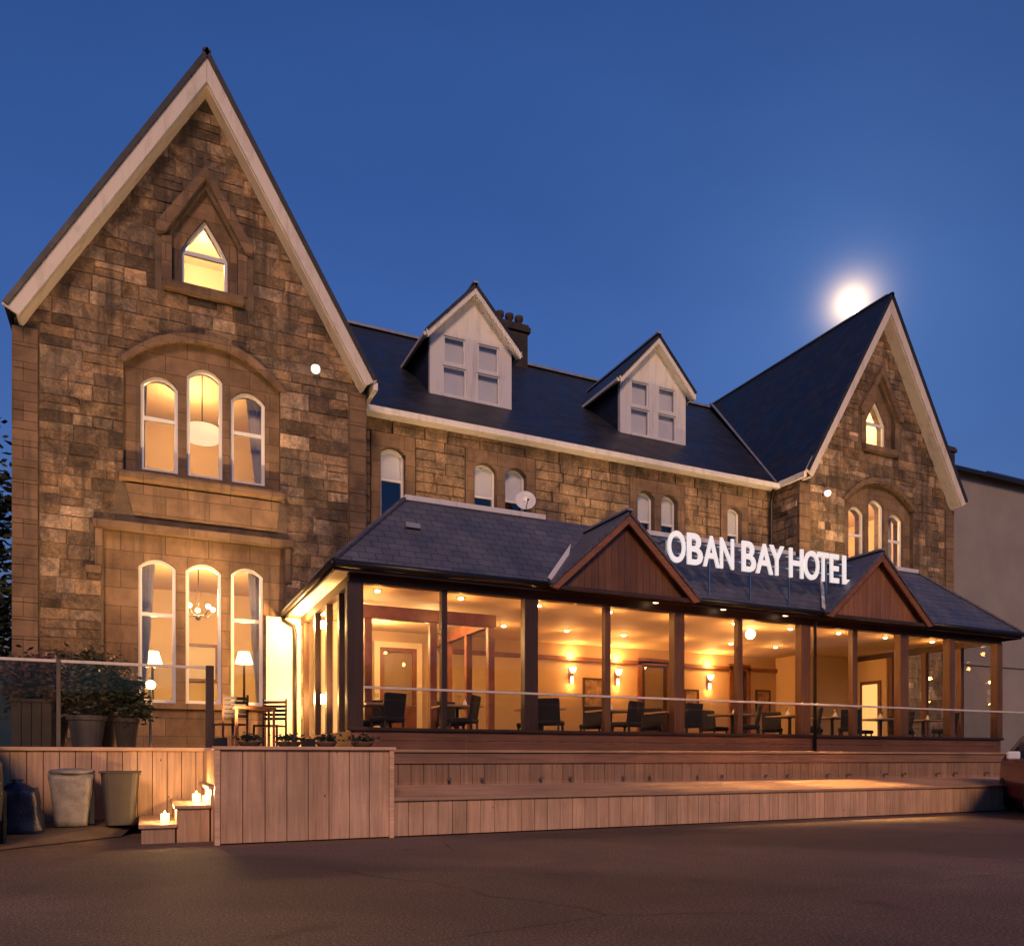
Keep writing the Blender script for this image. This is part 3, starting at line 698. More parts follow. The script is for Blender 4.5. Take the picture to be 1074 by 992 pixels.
for p0, p1 in (((X0, Y0, ze), (X0+k, Y0+k, zt)), ((X1, Y0, ze), (X1-k, Y0+k, zt))):
    MB().bar(Vector(p0)+Vector((0, 0, .02)), Vector(p1)+Vector((0, 0, .02)), .09, .04).build('hip_tile', 'slate_new', cons)
# fascia and gutters
G1, G2, GW, GH = 7.92, 14.36, 1.55, 1.50
runs = [(X0, G1-GW), (G1+GW, G2-GW), (G2+GW, X1)]
for a, b in runs:
    MB().tube([(a, Y0-.05, ze-.06), (b, Y0-.05, ze-.06)], .06, 10).build('gutter', 'dark_metal', cons, smooth=True)
MB().box(X0+.02, X1-.02, Y0, Y0+.03, ze-.16, ze-.02, TD).build('fascia', 'stained_beam', cons)
MB().box(X0+.05, X1-.05, Y0+.03, 12.42, ze-.10, ze-.07, tcol(1.4)).build('soffit', 'stained_beam', cons)
MB().tube([(X0-.03, Y0-.05, ze-.06), (X0-.03, 16.95, ze-.06)], .06, 10).build('gutter', 'dark_metal', cons, smooth=True)
MB().box(X0, X0+.03, Y0+.03, 16.95, ze-.16, ze-.02, TD).build('fascia', 'stained_timber', cons)
MB().box(X0+.03, 3.01, 12.42, 16.95, ze-.10, ze-.07).build('soffit', 'interior_cream', cons)
MB().box(18.99, X1-.03, 12.42, 16.95, ze-.10, ze-.07, tcol()).build('soffit', 'stained_timber', cons)
MB().box(X1-.03, X1, Y0+.03, 16.95, ze-.16, ze-.02, TD).build('fascia', 'stained_timber', cons)
# downpipes
MB().tube([(2.62, 16.90, 3.98), (2.64, 16.86, 3.86), (2.84, 16.80, 3.74), (2.86, 16.80, 3.6), (2.86, 16.80, 1.15)], .04, 8).build('downpipe', 'dark_metal', cons, smooth=True)
MB().tube([(12.78, Y0-.05, 4.0), (12.78, 12.33, 3.80), (12.78, 12.33, 1.15)], .035, 8).build('downpipe', 'dark_metal', cons, smooth=True)
# gablets
for gx in (G1, G2):
    gl = MB()
    zl, za = HZ+.20, 5.32; n = 22; hw = 1.52
    for i in range(n):
        a = gx-hw+2*hw*i/n; b = gx-hw+2*hw*(i+1)/n; f = lambda x: max(zl, za-(za-zl)*abs(x-gx)/hw)
        pts = [(a+.003, zl), (b-.003, zl), (b-.003, f(b-.003)), (a+.003, f(a+.003))]
        if a < gx < b-1e-6: pts.insert(3, (gx, za))
        if i == 0: pts.pop(3)
        if i == n-1: pts.pop(2)
        gl.pxz(pts, Y0-.03, Y0+.01, tcol(1.2 if gx == G1 else 2.1, (.145, .066, .030)))  # right gablet boards tinted brighter, standing in for light falling on them
    gl = gl.build('gablet', 'stained_timber', cons)
    for s in (-1, 1):
        ex = gx+s*(GW+.06); kz = 5.45; yb = Y0+(kz-ze)+.15
        ez = ze-.06
        MB().slab([(ex, Y0-.22, ez), (ex, Y0+.05, ez), (gx, yb, kz), (gx, Y0-.22, kz)], .05).build('gablet_roof', 'slate_new', gl)
        MB().pxz([(ex, ez-.05), (gx, kz-.05), (gx, kz-.23), (ex-s*.16, ez-.09)], Y0-.19, Y0-.14, tcol(1.7, (.16, .066, .03))).build('bargeboard', 'stained_beam', gl, bevel=.006)
        MB().bar((gx+s*GW*.98, Y0-.02, ze+.05), (gx+s*.05, Y0+1.46, kz+.0), .11, .02, (s*-.4, -1, 1)).build('valley_flashing', 'white_paint' if s < 0 else 'lead', gl)
    MB().box(gx-GW, gx+GW, Y0-.14, Y0+.0, HZ+.13, HZ+.2, TD).build('tie_beam', 'stained_beam', gl)
    MB().bar((gx, Y0-.22, 5.47), (gx, Y0+1.4, 5.47), .12, .04).build('ridge_tile', 'lead', gl)
# a vent tile low on the slope
q = Vector((4.2, Y0+.9, ze+.93)); MB().box(q.x-.13, q.x+.13, q.y-.08, q.y+.05, q.z-.04, q.z+.05).build('roof_vent', 'lead', cons, bevel=.01)
# interior shell
m = MB(); m.box(3.07, 18.93, 12.58, 16.98, FZ-.06, FZ); m.box(4.42, 17.0, 16.98, 17.95, FZ-.06, FZ); m.build('floor', 'carpet', cons)
m = MB(); m.box(3.14, 18.86, 12.58, 16.95, 3.95, 3.98); m.box(4.42, 17.0, 16.95, 17.95, 3.95, 3.98); m.build('ceiling', 'interior_paint', cons)
m = MB(); m.box(4.4, 17.02, 17.86, 17.94, FZ, 3.95); m.box(3.12, 4.42, 16.84, 16.92, FZ, 3.95); m.box(17.0, 18.88, 16.84, 16.92, FZ, 3.95); m.box(4.42, 4.48, 16.92, 17.86, FZ, 3.95); m.box(16.94, 17.0, 16.92, 17.86, FZ, 3.95)
m.build('back_wall', 'interior_wall', cons)
MB().box(18.85, 18.99, 15.58, 16.9, FZ, 3.80).build('end_wall', 'interior_paint', cons)
m = MB(); m.box(6.4, 16.94, 17.78, 17.86, 3.52, 3.62); m.build('picture_rail', 'wood_red', cons)
# timber framed lobby at the left
lob = MB()
for x in (3.80, 5.08, 6.30): lob.box(x-.07, x+.07, 14.45, 14.59, FZ, 3.62)
lob.box(3.7, 6.40, 14.44, 14.60, 3.62, 3.86); lob.box(6.23, 6.37, 14.6, 17.86, 3.62, 3.86)
for y in (15.7, 16.9): lob.box(6.23, 6.37, y-.06, y+.06, FZ, 3.62)
lob.build('lobby_frame', 'wood_red', cons, bevel=.01)
def door(u0, u1, vtop, y, frame, leaf, glassy, nm='door'):
    a, b = PY(u0, vtop, y), PY(u1, vtop, y); zt_ = min(3.7, (a.z+b.z)/2); w = .13
    d = MB().holed([(a.x, FZ), (b.x, FZ), (b.x, zt_), (a.x, zt_)], [[(a.x+w, FZ+.001), (b.x-w, FZ+.001), (b.x-w, zt_-w), (a.x+w, zt_-w)]], y-.06, y).build(nm, frame, cons, bevel=.008)
    l = MB().holed([(a.x+w, FZ+.02), (b.x-w, FZ+.02), (b.x-w, zt_-w), (a.x+w, zt_-w)], [[(a.x+w+.1, FZ+1.0), (b.x-w-.1, FZ+1.0), (b.x-w-.1, zt_-w-.1), (a.x+w+.1, zt_-w-.1)]], y-.045, y-.004); l.build('door_leaf', leaf, d, bevel=.006)
    MB().box(a.x+w+.1, b.x-w-.1, y-.03, y-.02, FZ+1.0, zt_-w-.1).build('door_pane', glassy, d)
    MB().ball((b.x-w-.05, y-.07, FZ+1.0), .03, 8).build('door_handle', 'chrome', d)
door(392, 442, 670, 17.84, 'interior_cream', 'wood_red', 'window_glass')
door(668, 703, 672, 17.84, 'wood_red', 'wood_dark', 'window_glass'); door(764, 786, 680, 17.84, 'wood_red', 'wood_dark', 'window_glass')
ld = MB().box(18.80, 18.845, 15.75, 16.45, FZ, 3.2).build('door', 'wood_red', cons, bevel=.006); MB().box(18.78, 18.80, 15.85, 16.35, FZ+.3, 3.1).build('door_pane', 'lit_door', ld)

# downlights in the ceiling and sconces on the wall
dl = MB().lathe([(.0, 0), (.055, 0), (.055, .01), (.08, .012), (.08, .02), (.0, .02)], (0, 0, 0), 16)
proto = thing('downlight', 'x', 'ceiling light', (0, 0, 0), 'round downlights in the conservatory ceiling')
MB().lathe([(.058, 0), (.085, 0), (.085, .02), (.058, .02)], (0, 0, 0), 16).build('rim', 'chrome', proto)
MB().lathe([(.0, -.035), (.035, -.028), (.056, .0), (.056, .012), (.0, .012)], (0, 0, 0), 16).build('lens', 'lamp_bulb', proto)
spots = []
for i, ((xa, _), (xb, _)) in enumerate(zip(posts, posts[1:])):
    spots.append(((xa+xb)/2-.1, 13.5, i)); spots.append(((xa+xb)/2+.25, 15.9, i))
ordn = ['first', 'second', 'third', 'fourth', 'fifth', 'sixth', 'seventh', 'eighth', 'ninth', 'tenth']
for n_, (x, y, i) in enumerate(spots):
    if i >= 8 and y > 14: continue
    d = proto if n_ == 0 else copy_tree(proto)
    d.location = (x, y, 3.928); ORG[d.name] = Vector((x, y, 3.928))
    d['label'] = 'round ceiling downlight %s, behind the %s glass pane from the left' % ('near the glass' if y < 14 else 'deep in the room', ordn[i])
    lamp('POINT', (x, y, 3.72), (10 if i < 8 else 2), WARM, d, .05)
sp = thing('wall_sconce', 'x', 'wall light', (0, 0, 0), 'lit sconces on the conservatory back wall')
MB().box(-.05, .05, -.02, 0, -.30, .12).tube([(0, -.02, -.1), (0, -.12, -.14), (0, -.14, 0)], .014, 6).build('bracket', 'wood_red', sp)
MB().lathe([(.03, -.03), (.07, .02), (.10, .12), (.09, .12), (.06, .03)], (0, -.14, 0), 16).build('lamp_shade', 'lamp_soft', sp, smooth=True)
MB().lathe([(.025, -.30), (.05, -.22), (.04, -.12), (.02, -.10)], (0, -.10, 0), 12).build('lower_shade', 'lamp_shade', sp, smooth=True)
for n_, (u, where) in enumerate(((598, 'left of the first brown gablet centre'), (646, 'right of the first brown gablet centre'), (742, 'between the two dark doors'), (822, 'left of the right gablet'))):
    s = sp if n_ == 0 else copy_tree(sp); q = PY(u, 692, 17.86); q = Vector((q.x, 17.86, 3.22)); s.location = q; ORG[s.name] = q
    s['label'] = 'lit cream wall sconce on the conservatory back wall, '+where
    lamp('POINT', q+Vector((0, -.16, .40)), 46, WARM, s, .06); lamp('POINT', q+Vector((0, -.14, -.36)), 9, WARM, s, .04)
q = PY(787, 665, 13.9)
gp = thing('pendant_lamp', 'bright round globe lamp hanging near the glass in the sixth pane of the conservatory', 'lamp', (q.x, q.y, 3.95))
MB().tube([(q.x, q.y, 3.95), (q.x, q.y, q.z)], .008, 6).build('cord', 'black_plastic', gp); MB().ball(q, .11, 16).build('globe', 'lamp_bulb', gp, smooth=True)
lamp('POINT', q+Vector((0, 0, -.2)), 34, WARM, gp, .1)
for x, y in ((4.6, 16.6), (5.4, 15.6)): lamp('POINT', (x, y, 3.6), 62, WARMW, None, .1)

# dining chairs and tables
def chair_proto():
    r = thing('dining_chair', 'x', 'chair', (0, 0, 0), 'dark dining chairs in the conservatory')
    MB().box(-.23, .23, -.22, .24, .40, .49).build('seat', 'chair_fabric', r, bevel=.03)
    m = MB(); m.prism([(-.22, -.20, .47), (.22, -.20, .47), (.22, -.13, .47), (-.22, -.13, .47)], (0, -.07, .42)); m.build('backrest', 'chair_fabric', r, bevel=.025)
    for sx in (-1, 1):
        for sy in (-1, 1): MB().bar((sx*.19, sy*.19, .41), (sx*.20, sy*.215, 0), .035, .035).build('leg', 'wood_dark', r)
    return r
def table_proto():
    r = thing('dining_table', 'x', 'table', (0, 0, 0), 'small pale tables in the conservatory')
    MB().box(-.38, .38, -.38, .38, .71, .75).build('tabletop', 'table_top', r, bevel=.008)
    MB().lathe([(.24, 0), (.24, .02), (.04, .05), (.035, .71)], (0, 0, 0), 14).build('pedestal', 'dark_metal', r)
    return r
cp, tp = chair_proto(), table_proto(); first = [True]
for i in range(10):
    (xa, _), (xb, _) = posts[i], posts[i+1]; x = (xa+xb)/2+rnd.uniform(-.12, .12); y = 13.72+rnd.uniform(-.08, .1)
    t_ = tp if first[0] else copy_tree(tp); t_.location = (x, y, FZ); t_.rotation_euler = (0, 0, rnd.uniform(-.05, .05))
    t_['label'] = 'small pale square table just inside the %s glass pane from the left' % ordn[i]
    for j, (dx, dy, rz, wh) in enumerate(((-.02, -.62, 0, 'back to the glass'), (.04, .66, math.pi, 'beyond its table'))):
        c = cp if first[0] else copy_tree(cp); first[0] = False
        c.location = (x+dx+rnd.uniform(-.1, .1), y+dy, FZ); c.rotation_euler = (0, 0, rz+rnd.choice((-.7, -.15, .1, .35, .9)))
        c['label'] = 'dark dining chair behind the %s glass pane from the left, %s' % (ordn[i], wh)

gp_ = thing('drinking_glass', 'x', 'glass', (0, 0, 0), 'glasses on the conservatory tables')
MB().lathe([(.028, 0), (.03, .004), (.008, .012), (.006, .07), (.034, .10), (.038, .17), (.036, .17), (.03, .105), (.0, .09)], (0, 0, 0), 14).build('bowl', 'rail_glass', gp_, smooth=True)
np_ = thing('napkin', 'x', 'napkin', (0, 0, 0), 'folded napkins on the conservatory tables')
MB().mesh([(-.06, -.05, 0), (.06, -.05, 0), (.06, .05, 0), (-.06, .05, 0), (0, 0, .15)], [(0, 1, 4), (1, 2, 4), (2, 3, 4), (3, 0, 4), (3, 2, 1, 0)]).build('cloth', 'upvc', np_)
for i in range(10):
    (xa, _), (xb, _) = posts[i], posts[i+1]; x = (xa+xb)/2
    for src, dx, dy, nm in ((gp_, -.12, -.15, 'stemmed glass on the small table behind the %s glass pane from the left'), (np_, .12, .08, 'white folded napkin on the small table behind the %s glass pane from the left')):
        o_ = src if i == 0 else copy_tree(src); o_.location = (x+dx+rnd.uniform(-.04, .04), 13.72+dy, FZ+.75); o_.rotation_euler = (0, 0, rnd.uniform(0, 3)); o_['label'] = nm % ordn[i]
for u, w_, h_, lb in ((622, .62, .8, 'framed brown picture between the two sconces left of the dark door'), (725, .5, .62, 'small framed brown picture left of the sconce between the dark doors'), (800, .55, .7, 'framed brown picture between the narrow dark door and the last sconce')):
    q = PY(u, 705, 17.85); f = MB().holed([(q.x-w_/2, 2.3), (q.x+w_/2, 2.3), (q.x+w_/2, 2.3+h_), (q.x-w_/2, 2.3+h_)], [[(q.x-w_/2+.05, 2.35), (q.x+w_/2-.05, 2.35), (q.x+w_/2-.05, 2.25+h_), (q.x-w_/2+.05, 2.25+h_)]], 17.82, 17.857).build('picture_frame', 'wood_dark')
    tag(f, lb, 'picture', 'pictures on the conservatory wall'); MB().box(q.x-w_/2+.05, q.x+w_/2-.05, 17.835, 17.85, 2.35, 2.25+h_).build('picture', 'picture', f)

# ================================================================ ROOFTOP SIGN
sign = thing('hotel_sign', 'large white letters spelling the hotel name standing on the conservatory roof', 'sign', (12.7, 13.15, 5.0))
SY = 12.2
LP = [('O', 50, 140), ('B', 150, 228), ('A', 232, 315), ('N', 319, 388), ('B', 430, 500), ('A', 502, 588), ('Y', 572, 645), ('H', 673, 744), ('O', 748, 825), ('T', 818, 874), ('E', 882, 926), ('L', 946, 1000)]
ZB = PY(796, 601, SY).z
def letter_mesh(chr_):
    cu = bpy.data.curves.new('letter', 'FONT'); cu.body = chr_; cu.extrude = .018; cu.offset = .016; cu.bevel_depth = .0; cu.size = 1
    ob = bpy.data.objects.new('letter', cu); C.objects.link(ob); dgp = bpy.context.evaluated_depsgraph_get(); me = bpy.data.meshes.new_from_object(ob.evaluated_get(dgp))
    bpy.data.objects.remove(ob); return me
for ch_, a, b in LP:
    ua, ub = 690+a*.2048, 690+b*.2048
    pa, pb = PY(ua, 575, SY), PY(ub, 575, SY)
    me = letter_mesh(ch_); xs = [v.co.x for v in me.vertices]; ys = [v.co.y for v in me.vertices]
    for v in me.vertices:
        fx = (v.co.x-min(xs))/(max(xs)-min(xs)); fz = (v.co.y-min(ys))/(max(ys)-min(ys))
        v.co = Vector((pa.x+fx*(pb.x-pa.x), SY-v.co.z, ZB+fz*.60))-ORG[sign.name]
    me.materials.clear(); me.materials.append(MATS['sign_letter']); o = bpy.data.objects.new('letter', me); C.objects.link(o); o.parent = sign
m = MB()
for z in (ZB+.18, ZB+.42): m.box(PY(694, 575, SY).x, PY(896, 575, SY).x, SY+.035, SY+.065, z-.015, z+.015)
for i in range(6):
    x = PY(700, 575, SY).x+i*1.02; m.bar((x, SY+.05, ZB+.44), (x, SY+.05, ZB-.05), .03, .03); m.bar((x, SY+.05, ZB+.40), (x, SY+.80, ZB+.40), .03, .03); m.bar((x, SY+.05, ZB-.03), (x, SY+.05, 4.05), .025, .025)
m.build('support_rail', 'steel', sign)

# ================================================================ TERRACE
DZ = 1.13
terr = thing('timber_terrace', 'raised timber terrace with reddish board cladding in front of the hotel and conservatory', 'terrace', (8, 12, 0))
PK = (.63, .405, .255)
def bcol(k=1.0, c=PK):
    q = k*rnd.uniform(.88, 1.09); j = rnd.uniform(-.02, .02); return (c[0]*q, c[1]*q*(1+j), c[2]*q*(1+2*j))
def vboards(x0, x1, y, z0, z1, w, th=.028, c=PK, k=1):
    m = MB(); n = max(1, round((x1-x0)/w)); s = (x1-x0)/n
    for i in range(n): m.box(x0+i*s+.004, x0+(i+1)*s-.004, y, y+th, z0, z1, bcol(k, c))
    m.box(x0, x1, y+th, y+th+.04, z0, z1-.01, (.03, .02, .015)); return m
vboards(.80, 2.80, 9.65, .015, DZ-.03, .25).build('front_panel', 'cladding', terr, bevel=.004)
m = MB(); m.box(.74, .80, 9.62, 9.72, .0, DZ-.03, bcol(1.2)); m.box(2.80, 2.86, 9.62, 9.72, .0, DZ-.03, bcol(1.2)); m.box(.72, 2.88, 9.60, 9.80, DZ-.03, DZ+.01, bcol(1.25)); m.build('panel_trim', 'deck_board_long', terr, bevel=.006)
# left return of the front panel (beside the steps)
m = MB()
for i in range(9): m.box(.765, .795, 9.72+i*.255, 9.72+(i+1)*.255-.006, .0, DZ-.03, bcol(.9))
m.build('side_panel', 'cladding', terr)
vboards(2.86, 17.2, 9.66, .015, .46, .2).build('lower_fascia', 'cladding', terr, bevel=.004)
m = MB()
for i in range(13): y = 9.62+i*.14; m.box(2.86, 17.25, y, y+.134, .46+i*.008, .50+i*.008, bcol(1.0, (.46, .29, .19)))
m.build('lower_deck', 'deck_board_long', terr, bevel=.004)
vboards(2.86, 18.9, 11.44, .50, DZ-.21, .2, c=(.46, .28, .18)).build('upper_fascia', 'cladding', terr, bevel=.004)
m = MB(); m.box(2.84, 18.95, 11.40, 11.47, DZ-.21, DZ-.045, bcol(1, (.42, .23, .15))); m.box(2.82, 18.97, 11.36, 11.50, DZ-.04, DZ+.002, bcol(1.05)); m.build('edge_board', 'deck_board_long', terr, bevel=.006)
m = MB(); m.box(2.83, 2.86, 9.80, 11.36, .5, DZ-.04, bcol(.8)); m.build('side_panel', 'cladding', terr)
m = MB(); m.box(17.17, 17.2, 9.7, 11.4, 0, .45, bcol(.8)); m.box(18.92, 18.95, 11.48, 16.9, 0, DZ-.04, bcol(.8)); m.build('side_panel', 'cladding', terr)
m = MB()
y = 9.80
while y < 16.9:
    x0 = .80 if y < 12.0 else -2.3; x1 = 2.83 if y < 11.4 else 18.92
    if y < 12.0: x0 = 1.9
    if y+.14 > 12.4: x1 = 2.95
    m.box(x0, x1, y, y+.134, DZ-.04, DZ, bcol(1, (.33, .20, .135))); y += .14
m.build('deck', 'deck_board_long', terr)
vboards(-1.75, .86, 12.0, .10, DZ-.03, .19).build('recessed_panel', 'cladding', terr, bevel=.004)
m = MB(); m.box(-1.75, .88, 11.96, 12.10, DZ-.03, DZ+.02, bcol(1.35)); m.build('coping', 'deck_board_long', terr, bevel=.006)
vboards(-9, -1.75, 12.6, .0, DZ-.03, .19).build('recessed_panel', 'cladding', terr)
# steps
st = thing('wooden_steps', 'short flight of wooden steps with candles beside the left end of the front panel', 'steps', (.4, 11, 0))
for i in range(5):
    xa = -.02+i*.38; z = .22*(i+1)
    if i < 3: z1 = z
    m = MB()
    zz = min(z, DZ)
    m.box(xa-.03, xa+.38, 10.12, 11.94, zz-.04, zz, bcol(1.05)); m.build('tread', 'deck_board', st, bevel=.006)
    m = MB(); m.box(xa, xa+.36, 10.16, 10.19, 0, zz-.04, bcol(.85)); m.box(xa, xa+.025, 10.19, 11.92, max(0, zz-.24), zz-.04, bcol(.95)); m.build('riser', 'cladding', st)
def candle(x, y, z, label):
    c = thing('candle_lantern', label, 'candle', (x, y, z), 'lit candle lanterns on the wooden steps')
    MB().lathe([(.045, 0), (.05, .01), (.05, .10), (.046, .10), (.046, .012), (.0, .012)], (x, y, z), 16).build('glass_holder', 'candle_glass', c, smooth=True)
    MB().lathe([(.035, .0), (.035, .055), (.0, .055)], (x, y, z+.013), 12).build('wax', 'wax', c)
    MB().lathe([(.004, 0), (.014, .02), (.006, .045), (.001, .06)], (x, y, z+.08), 8).build('flame', 'flame', c)
    lamp('POINT', (x, y, z+.16), 20.0, (1, .58, .20), c, .04)
candle(.24, 10.55, .22, 'lit candle in a glass on the lowest wooden step')
candle(.62, 10.95, .44, 'lit candle in a glass on the second wooden step, away from the panel')
candle(.70, 10.35, .44, 'lit candle in a glass on the second wooden step against the panel end')

# balustrades
bal = thing('glass_balustrade', 'frameless glass balustrade with a thin steel rail along the terrace edge before the conservatory', 'balustrade', (10, 11.38, .6))
x = 2.95
while x < 18.6:
    w = min(1.58, 18.7-x); MB().box(x, x+w-.02, 11.345, 11.357, .64, 2.02).build('glass_panel', 'deck_glass', bal); 
    for dx in (.25, w-.3):
        MB().lathe([(.03, 0), (.03, .05), (0, .05)], (0, 0, 0), 10)
        MB().box(x+dx, x+dx+.04, 11.335, 11.40, .66, .70).build('clamp', 'steel', bal)
    x += w
MB().box(2.92, 18.75, 11.33, 11.37, 2.02, 2.055).build('handrail', 'old_white_paint', bal, bevel=.005)
bl = thing('glass_balustrade', 'glass balustrade with pale rail and dark end post above the recessed panel by the planters', 'balustrade', (-.4, 12.05, DZ))
MB().box(-3.2, .82, 12.03, 12.07, 2.27, 2.31).build('handrail', 'old_white_paint', bl, bevel=.006)
for xx, ww, mt in ((-2.6, .05, 'planter_wood'), (-1.02, .05, 'planter_grey'), (.86, .11, 'wood_dark')): MB().box(xx-ww/2, xx+ww/2, 12.01, 12.10, DZ+.02, 2.32).build('post', mt, bl, bevel=.008)
for a, b in ((-2.56, -1.06), (-.98, .80)): MB().box(a, b, 12.045, 12.055, DZ+.06, 2.26).build('glass_panel', 'rail_glass', bl)

# planters and pots
def shrub(m, c, rx, rz, n, size, rng):
    cl = [(Vector((rng.gauss(0, .5)*rx, rng.gauss(0, .5)*rx, rng.uniform(-.7, .9)*rz)), rng.uniform(.25, .45)*rx) for _ in range(14)]
    def fn(r):
        q, s = r.choice(cl); return Vector(c)+q+Vector((r.gauss(0, 1)*s, r.gauss(0, 1)*s, r.gauss(0, 1)*s*.8))
    m.leaves(n, fn, size, rng)
def planter(u0, u1, vtop, vplant, y, label, box, mat, leafmat, cat='planter'):
    a, b = PY(u0, vtop, y), PY(u1, vtop, y); z1 = a.z; zp = PY((u0+u1)/2, vplant, y).z; cx = (a.x+b.x)/2; hw = (b.x-a.x)/2
    t_ = thing('planter', label, cat, (cx, y, DZ), 'planters on the terrace by the left gable')
    m = MB()
    if box:
        n = max(3, int(hw*2/.1))
        for i in range(n): xa = cx-hw+2*hw*i/n; m.box(xa+.003, xa+2*hw/n-.003, y-.22, y-.19, DZ, z1)
        m.box(cx-hw, cx+hw, y-.19, y+.22, DZ, z1-.04)
        m.box(cx-hw-.02, cx+hw+.02, y-.24, y-.18, z1-.05, z1)
    else: m.lathe([(hw*.72, 0), (hw*.95, (z1-DZ)*.85), (hw*1.05, (z1-DZ)*.86), (hw*1.05, z1-DZ), (hw*.9, z1-DZ)], (cx, y, DZ), 18)
    m.build('tub', mat, t_, bevel=.006)
    MB().lathe([(hw*.88, 0), (hw*.88, .01), (0, .01)], (cx, y, z1-.03), 12).build('soil', 'soil', t_)
    rng = random.Random(int(u0)); m = MB()
    h = zp-z1; shrub(m, (cx, y, z1+h*.50), hw*1.45, h*.55, 1500, .05, rng); m.build('foliage', leafmat, t_, recalc=False)
    m = MB()
    for _ in range(9): m.tube([(cx+rng.uniform(-.06, .06), y, z1-.03), (cx+rng.gauss(0, .5)*hw, y+rng.gauss(0, .1), z1+h*rng.uniform(.5, .95))], [.012, .004], 5)
    m.build('stem', 'bark', t_)
planter(14, 56, 733, 694, 12.75, 'wide slatted planter box with a reddish shrub, leftmost on the terrace', True, 'planter_wood', 'leaf_red')
planter(70, 112, 750, 692, 12.75, 'grey tub with a tall bushy shrub behind the balustrade post', False, 'planter_grey', 'leaf_mid')
planter(30, 74, 752, 700, 13.3, 'dark planter with a dense shrub, between the wide slatted box and the grey tub', False, 'planter_wood', 'leaf_dark')
planter(96, 124, 748, 702, 13.4, 'dark planter with a dense shrub behind the grey tub', False, 'planter_wood', 'leaf_red')
planter(119, 146, 753, 712, 12.85, 'small dark tub with a low plant below the left ground floor window', False, 'planter_wood', 'leaf_dark')
def bowl(u, v, w, label, y=10.3):
    q = PY(u, v, y); b = thing('plant_bowl', label, 'plant pot', (q.x, y, DZ), 'low plant bowls along the top of the front panel')
    MB().lathe([(w*.6, 0), (w, .07), (w*1.03, .085), (w*.9, .085)], (q.x, y, DZ), 16).build('bowl', 'pot_clay', b, smooth=True)
    rng = random.Random(u); m = MB(); m.leaves(160, lambda r: Vector((q.x+r.gauss(0, .5)*w, y+r.gauss(0, .5)*w, DZ+.10+abs(r.gauss(0, .035)))), .035, rng); m.build('foliage', 'leaf_dark', b, recalc=False)
bowl(262, 774, .15, 'low bowl of green leaves, leftmost of the row on the front panel'); bowl(303, 774, .17, 'low dark bowl of green leaves on the terrace below the downpipe')
bowl(342, 773, .14, 'low dark bowl of green leaves on the terrace left of the corner post'); bowl(380, 772, .15, 'low dark bowl of green leaves on the terrace in front of the corner post')
# bollard lamp on the terrace
q = PY(158, 718, 13.2)
bo = thing('terrace_lamp', 'slim terrace lamp post with bright globe before the left ground floor window', 'lamp', (q.x, q.y, DZ))
MB().lathe([(.08, 0), (.08, .02), (.022, .03), (.020, q.z-DZ-.06), (.05, q.z-DZ-.05)], (q.x, q.y, DZ), 12).build('pole', 'steel', bo); MB().ball(q, .07, 14).build('globe', 'lamp_bulb', bo, smooth=True)
lamp('POINT', q+Vector((0, -.12, .05)), 14, WARMW, bo, .07)
MB().box(2.30, 3.0, GY-.09, GY-.06, 1.13, 3.93).build('pale_wall', 'interior_cream', hotel)  # pale-painted strip, widened over the stone so its colour carries the lamp glow
# terrace furniture
def outchair(x, y, rz, label):
    r = thing('terrace_chair', label, 'chair', (0, 0, 0), 'outdoor chairs on the terrace')
    MB().box(-.22, .22, -.2, .22, .43, .46).build('seat', 'wood_dark', r)
    m = MB()
    for i in range(5): m.box(-.2, .2, -.225, -.205, .56+i*.075, .61+i*.075)
    m.build('backrest', 'chair_fabric', r)
    for sx in (-1, 1):
        MB().bar((sx*.21, -.2, 0), (sx*.21, -.22, .95), .03, .03).build('leg', 'wood_dark', r); MB().bar((sx*.21, .2, 0), (sx*.21, .2, .45), .03, .03).build('leg', 'wood_dark', r)
    r.location = (x, y, DZ); r.rotation_euler = (0, 0, rz)
outchair(1.35, 14.3, .3, 'dark slatted terrace chair left of the small wooden table below the windows'); outchair(2.05, 14.6, 2.6, 'dark slatted terrace chair right of the small wooden table below the windows')
tt = thing('terrace_table', 'small wooden terrace table below the middle ground floor window', 'table', (1.7, 14.1, DZ))
MB().box(1.36, 2.04, 13.76, 14.44, DZ+.70, DZ+.74).build('tabletop', 'wood_red', tt, bevel=.006)
for sx in (-1, 1):
    for sy in (-1, 1): MB().box(1.7+sx*.30-.02, 1.7+sx*.30+.02, 14.1+sy*.3-.02, 14.1+sy*.3+.02, DZ, DZ+.70).build('leg', 'wood_red', tt)

# bins and bag
def tapered(name, label, cat, x, y, z, w0, w1, d, h, mat, rng, wrinkle=0, grp=None):
    t_ = thing(name, label, cat, (x, y, z), grp)
    n = 24; rows = 9; vs = []
    for i in range(rows+1):
        q = i/rows; hw = (w0+(w1-w0)*q)/2; hd = d/2*(.85+.15*q)
        for k_ in range(n):
            a = 2*math.pi*k_/n; ca, sa = math.cos(a), math.sin(a); e = .35
            px = hw*math.copysign(abs(ca)**e, ca); py = hd*math.copysign(abs(sa)**e, sa); wv = 1+wrinkle*rng.uniform(-1, 1)
            vs.append((x+px*wv, y+py*wv, z+h*q))
    fs = [(i*n+k_, i*n+(k_+1) % n, (i+1)*n+(k_+1) % n, (i+1)*n+k_) for i in range(rows) for k_ in range(n)]+[tuple(range(n)), tuple(rows*n+k_ for k_ in range(n))]
    MB().mesh(vs, fs).build('body', mat, t_, smooth=wrinkle > 0)
    return t_
rng = random.Random(3)
zp = .14
b1 = tapered('refuse_bin', 'tapered bin wrapped in pale plastic against the recessed panel', 'bin', -.83, 11.55, zp, .37, .52, .40, .66, 'bag_plastic', rng, .025)
